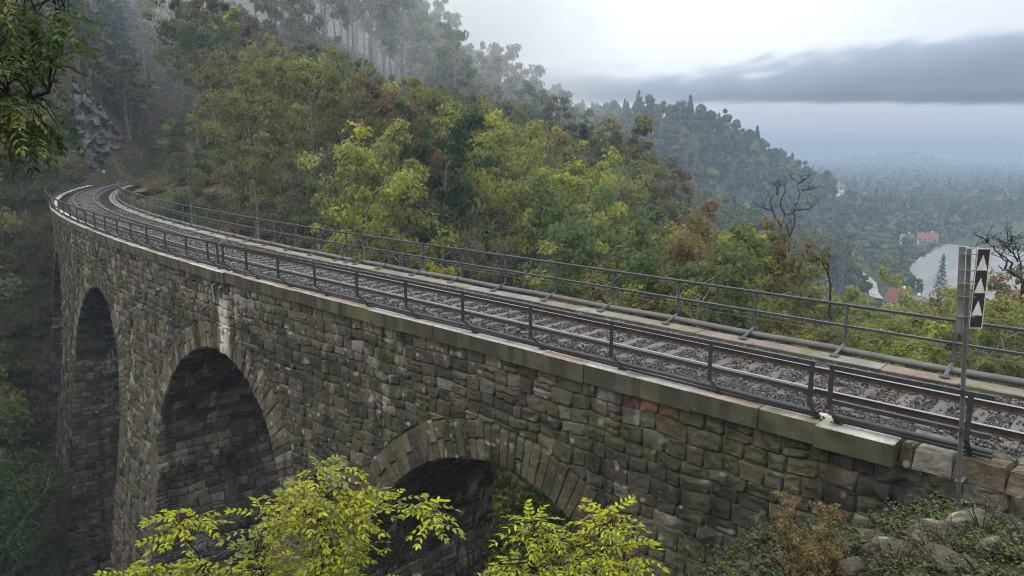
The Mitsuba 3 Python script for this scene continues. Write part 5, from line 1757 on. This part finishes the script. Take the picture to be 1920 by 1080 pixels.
house('white house with a long red tiled roof on the far bank of the river', 229, 411, 9.5, 7, 3.8, 2.8, -28)
house('white gabled house left of the long red roofed house by the river', 211, 399, 5.5, 6, 4.6, 2.4, -20, roof='slate', wins=2)
house('red roofed house with steep gables among the trees near the river', 124, 236, 5.6, 5, 3.4, 3.6, -55, wins=3)
house('low white annexe with a grey roof beside the steep red roofed house', 130.5, 238, 5, 4, 2.6, 1.6, -20, roof='slate', storeys=1, wins=2)
house('white house among trees at the foot of the second hill', 207, 497, 10, 8, 6.0, 3.5, -20, roof='slate', wins=3)
house('second white house right behind the one at the foot of the hill', 217, 503, 8, 8, 5.0, 3.0, 10, roof='slate', wins=2)
house('pale villa with flat balconies high on the flank of the second hill', 214, 496, 6, 6, 5.0, 2.0, 12, roof='slate', base=-22, wins=3)
house('far white house at the right edge of the wooded plain', 380, 640, 12, 9, 7.0, 3.5, 20, roof='slate', base=-44, wins=3)

# ------------------------------------------------------------------ air
scene['haze'] = {'type': 'cube', 'to_world': T().translate([0, 4500, 3]).scale([7000, 7000, 53]), 'bsdf': {'type': 'null'}, 'interior': {'type': 'ref', 'id': 'haze_medium'}}
labels['haze'] = {'kind': 'stuff'}

# a bank of mist drifting on the upper slope
gx, gy, gzz = np.meshgrid(np.linspace(0, 1, 40), np.linspace(0, 1, 30), np.linspace(0, 1, 14), indexing='ij')
mn = meshkit.fbm(np.stack([gx * 5, gy * 4, gzz * 2.2], -1), 4, 21)
fade = smooth(0, 0.2, gx) * smooth(0, 0.3, 1 - gx) * smooth(0, 0.2, gy) * smooth(0, 0.2, 1 - gy) * smooth(0, 0.5, gzz) * smooth(0, 0.15, 1 - gzz)
den = (np.clip(mn - 0.36, 0, 1) / 0.3 + 0.12) * fade
den = np.ascontiguousarray(np.transpose(den, (2, 1, 0))[..., None].astype(np.float32))
MC, MH = np.array([-52.0, 180.0, 26.5]), np.array([96.0, 84.0, 28.0])
scene['mist_medium'] = {'type': 'heterogeneous', 'albedo': rgb(0.86, 0.90, 0.95), 'scale': 0.021,
                        'sigma_t': {'type': 'gridvolume', 'grid': mi.VolumeGrid(den), 'to_world': T().translate((MC - MH).tolist()).scale((2 * MH).tolist())}}
scene['mist'] = {'type': 'cube', 'to_world': T().translate(MC.tolist()).scale(MH.tolist()), 'bsdf': {'type': 'null'}, 'interior': {'type': 'ref', 'id': 'mist_medium'}, 'exterior': {'type': 'ref', 'id': 'haze_medium'}}
labels['mist'] = {'kind': 'stuff'}

# a long low bank of stratus kilometres away: its top climbs to the right, its base is nearly level
cx_, cy_, cz_ = np.meshgrid(np.linspace(0, 1, 200), np.linspace(0, 1, 10), np.linspace(0, 1, 60), indexing='ij')
C0, C1 = np.array([-700.0, 4600.0, 230.0]), np.array([5600.0, 6200.0, 960.0])
wx, wz = C0[0] + cx_ * (C1[0] - C0[0]), C0[2] + cz_ * (C1[2] - C0[2])
qn = np.stack([cx_ * 20, cy_ * 1.5, cz_ * 5.0], -1)
c1, c2 = meshkit.fbm(qn, 4, 31) - 0.5, meshkit.fbm(qn * 2.6, 4, 37) - 0.5
mid_y = 5300.0
azx = np.degrees(np.arctan2(wx, mid_y))
cbase = 368 + 70 * c1 + 60 * c2
ctop = cbase + 118 + 270 * smooth(12, 33, azx) - 26 * smooth(24, 40, -azx + 30) + 170 * c1 + 240 * c2
cd = smooth(-22, 40, wz - cbase) * (1 - smooth(-110, 60, wz - ctop)) * smooth(-2, 7, azx + 6 * c1) * smooth(0, 0.2, cy_) * smooth(0, 0.2, 1 - cy_) * smooth(0, 0.1, 1 - cx_)
cd = np.clip(cd * (0.8 + 1.8 * c2), 0, 1)
cd = np.ascontiguousarray(np.transpose(cd, (2, 1, 0))[..., None].astype(np.float32))
scene['cloud_medium'] = {'type': 'heterogeneous', 'albedo': rgb(0.52, 0.59, 0.68), 'scale': 0.009,
                         'sigma_t': {'type': 'gridvolume', 'grid': mi.VolumeGrid(cd), 'to_world': T().translate(C0.tolist()).scale((C1 - C0).tolist())}}
scene['cloud_bank'] = {'type': 'cube', 'to_world': T().translate(((C0 + C1) / 2).tolist()).scale(((C1 - C0) / 2).tolist()), 'bsdf': {'type': 'null'}, 'interior': {'type': 'ref', 'id': 'cloud_medium'}}
labels['cloud_bank'] = {'kind': 'stuff'}
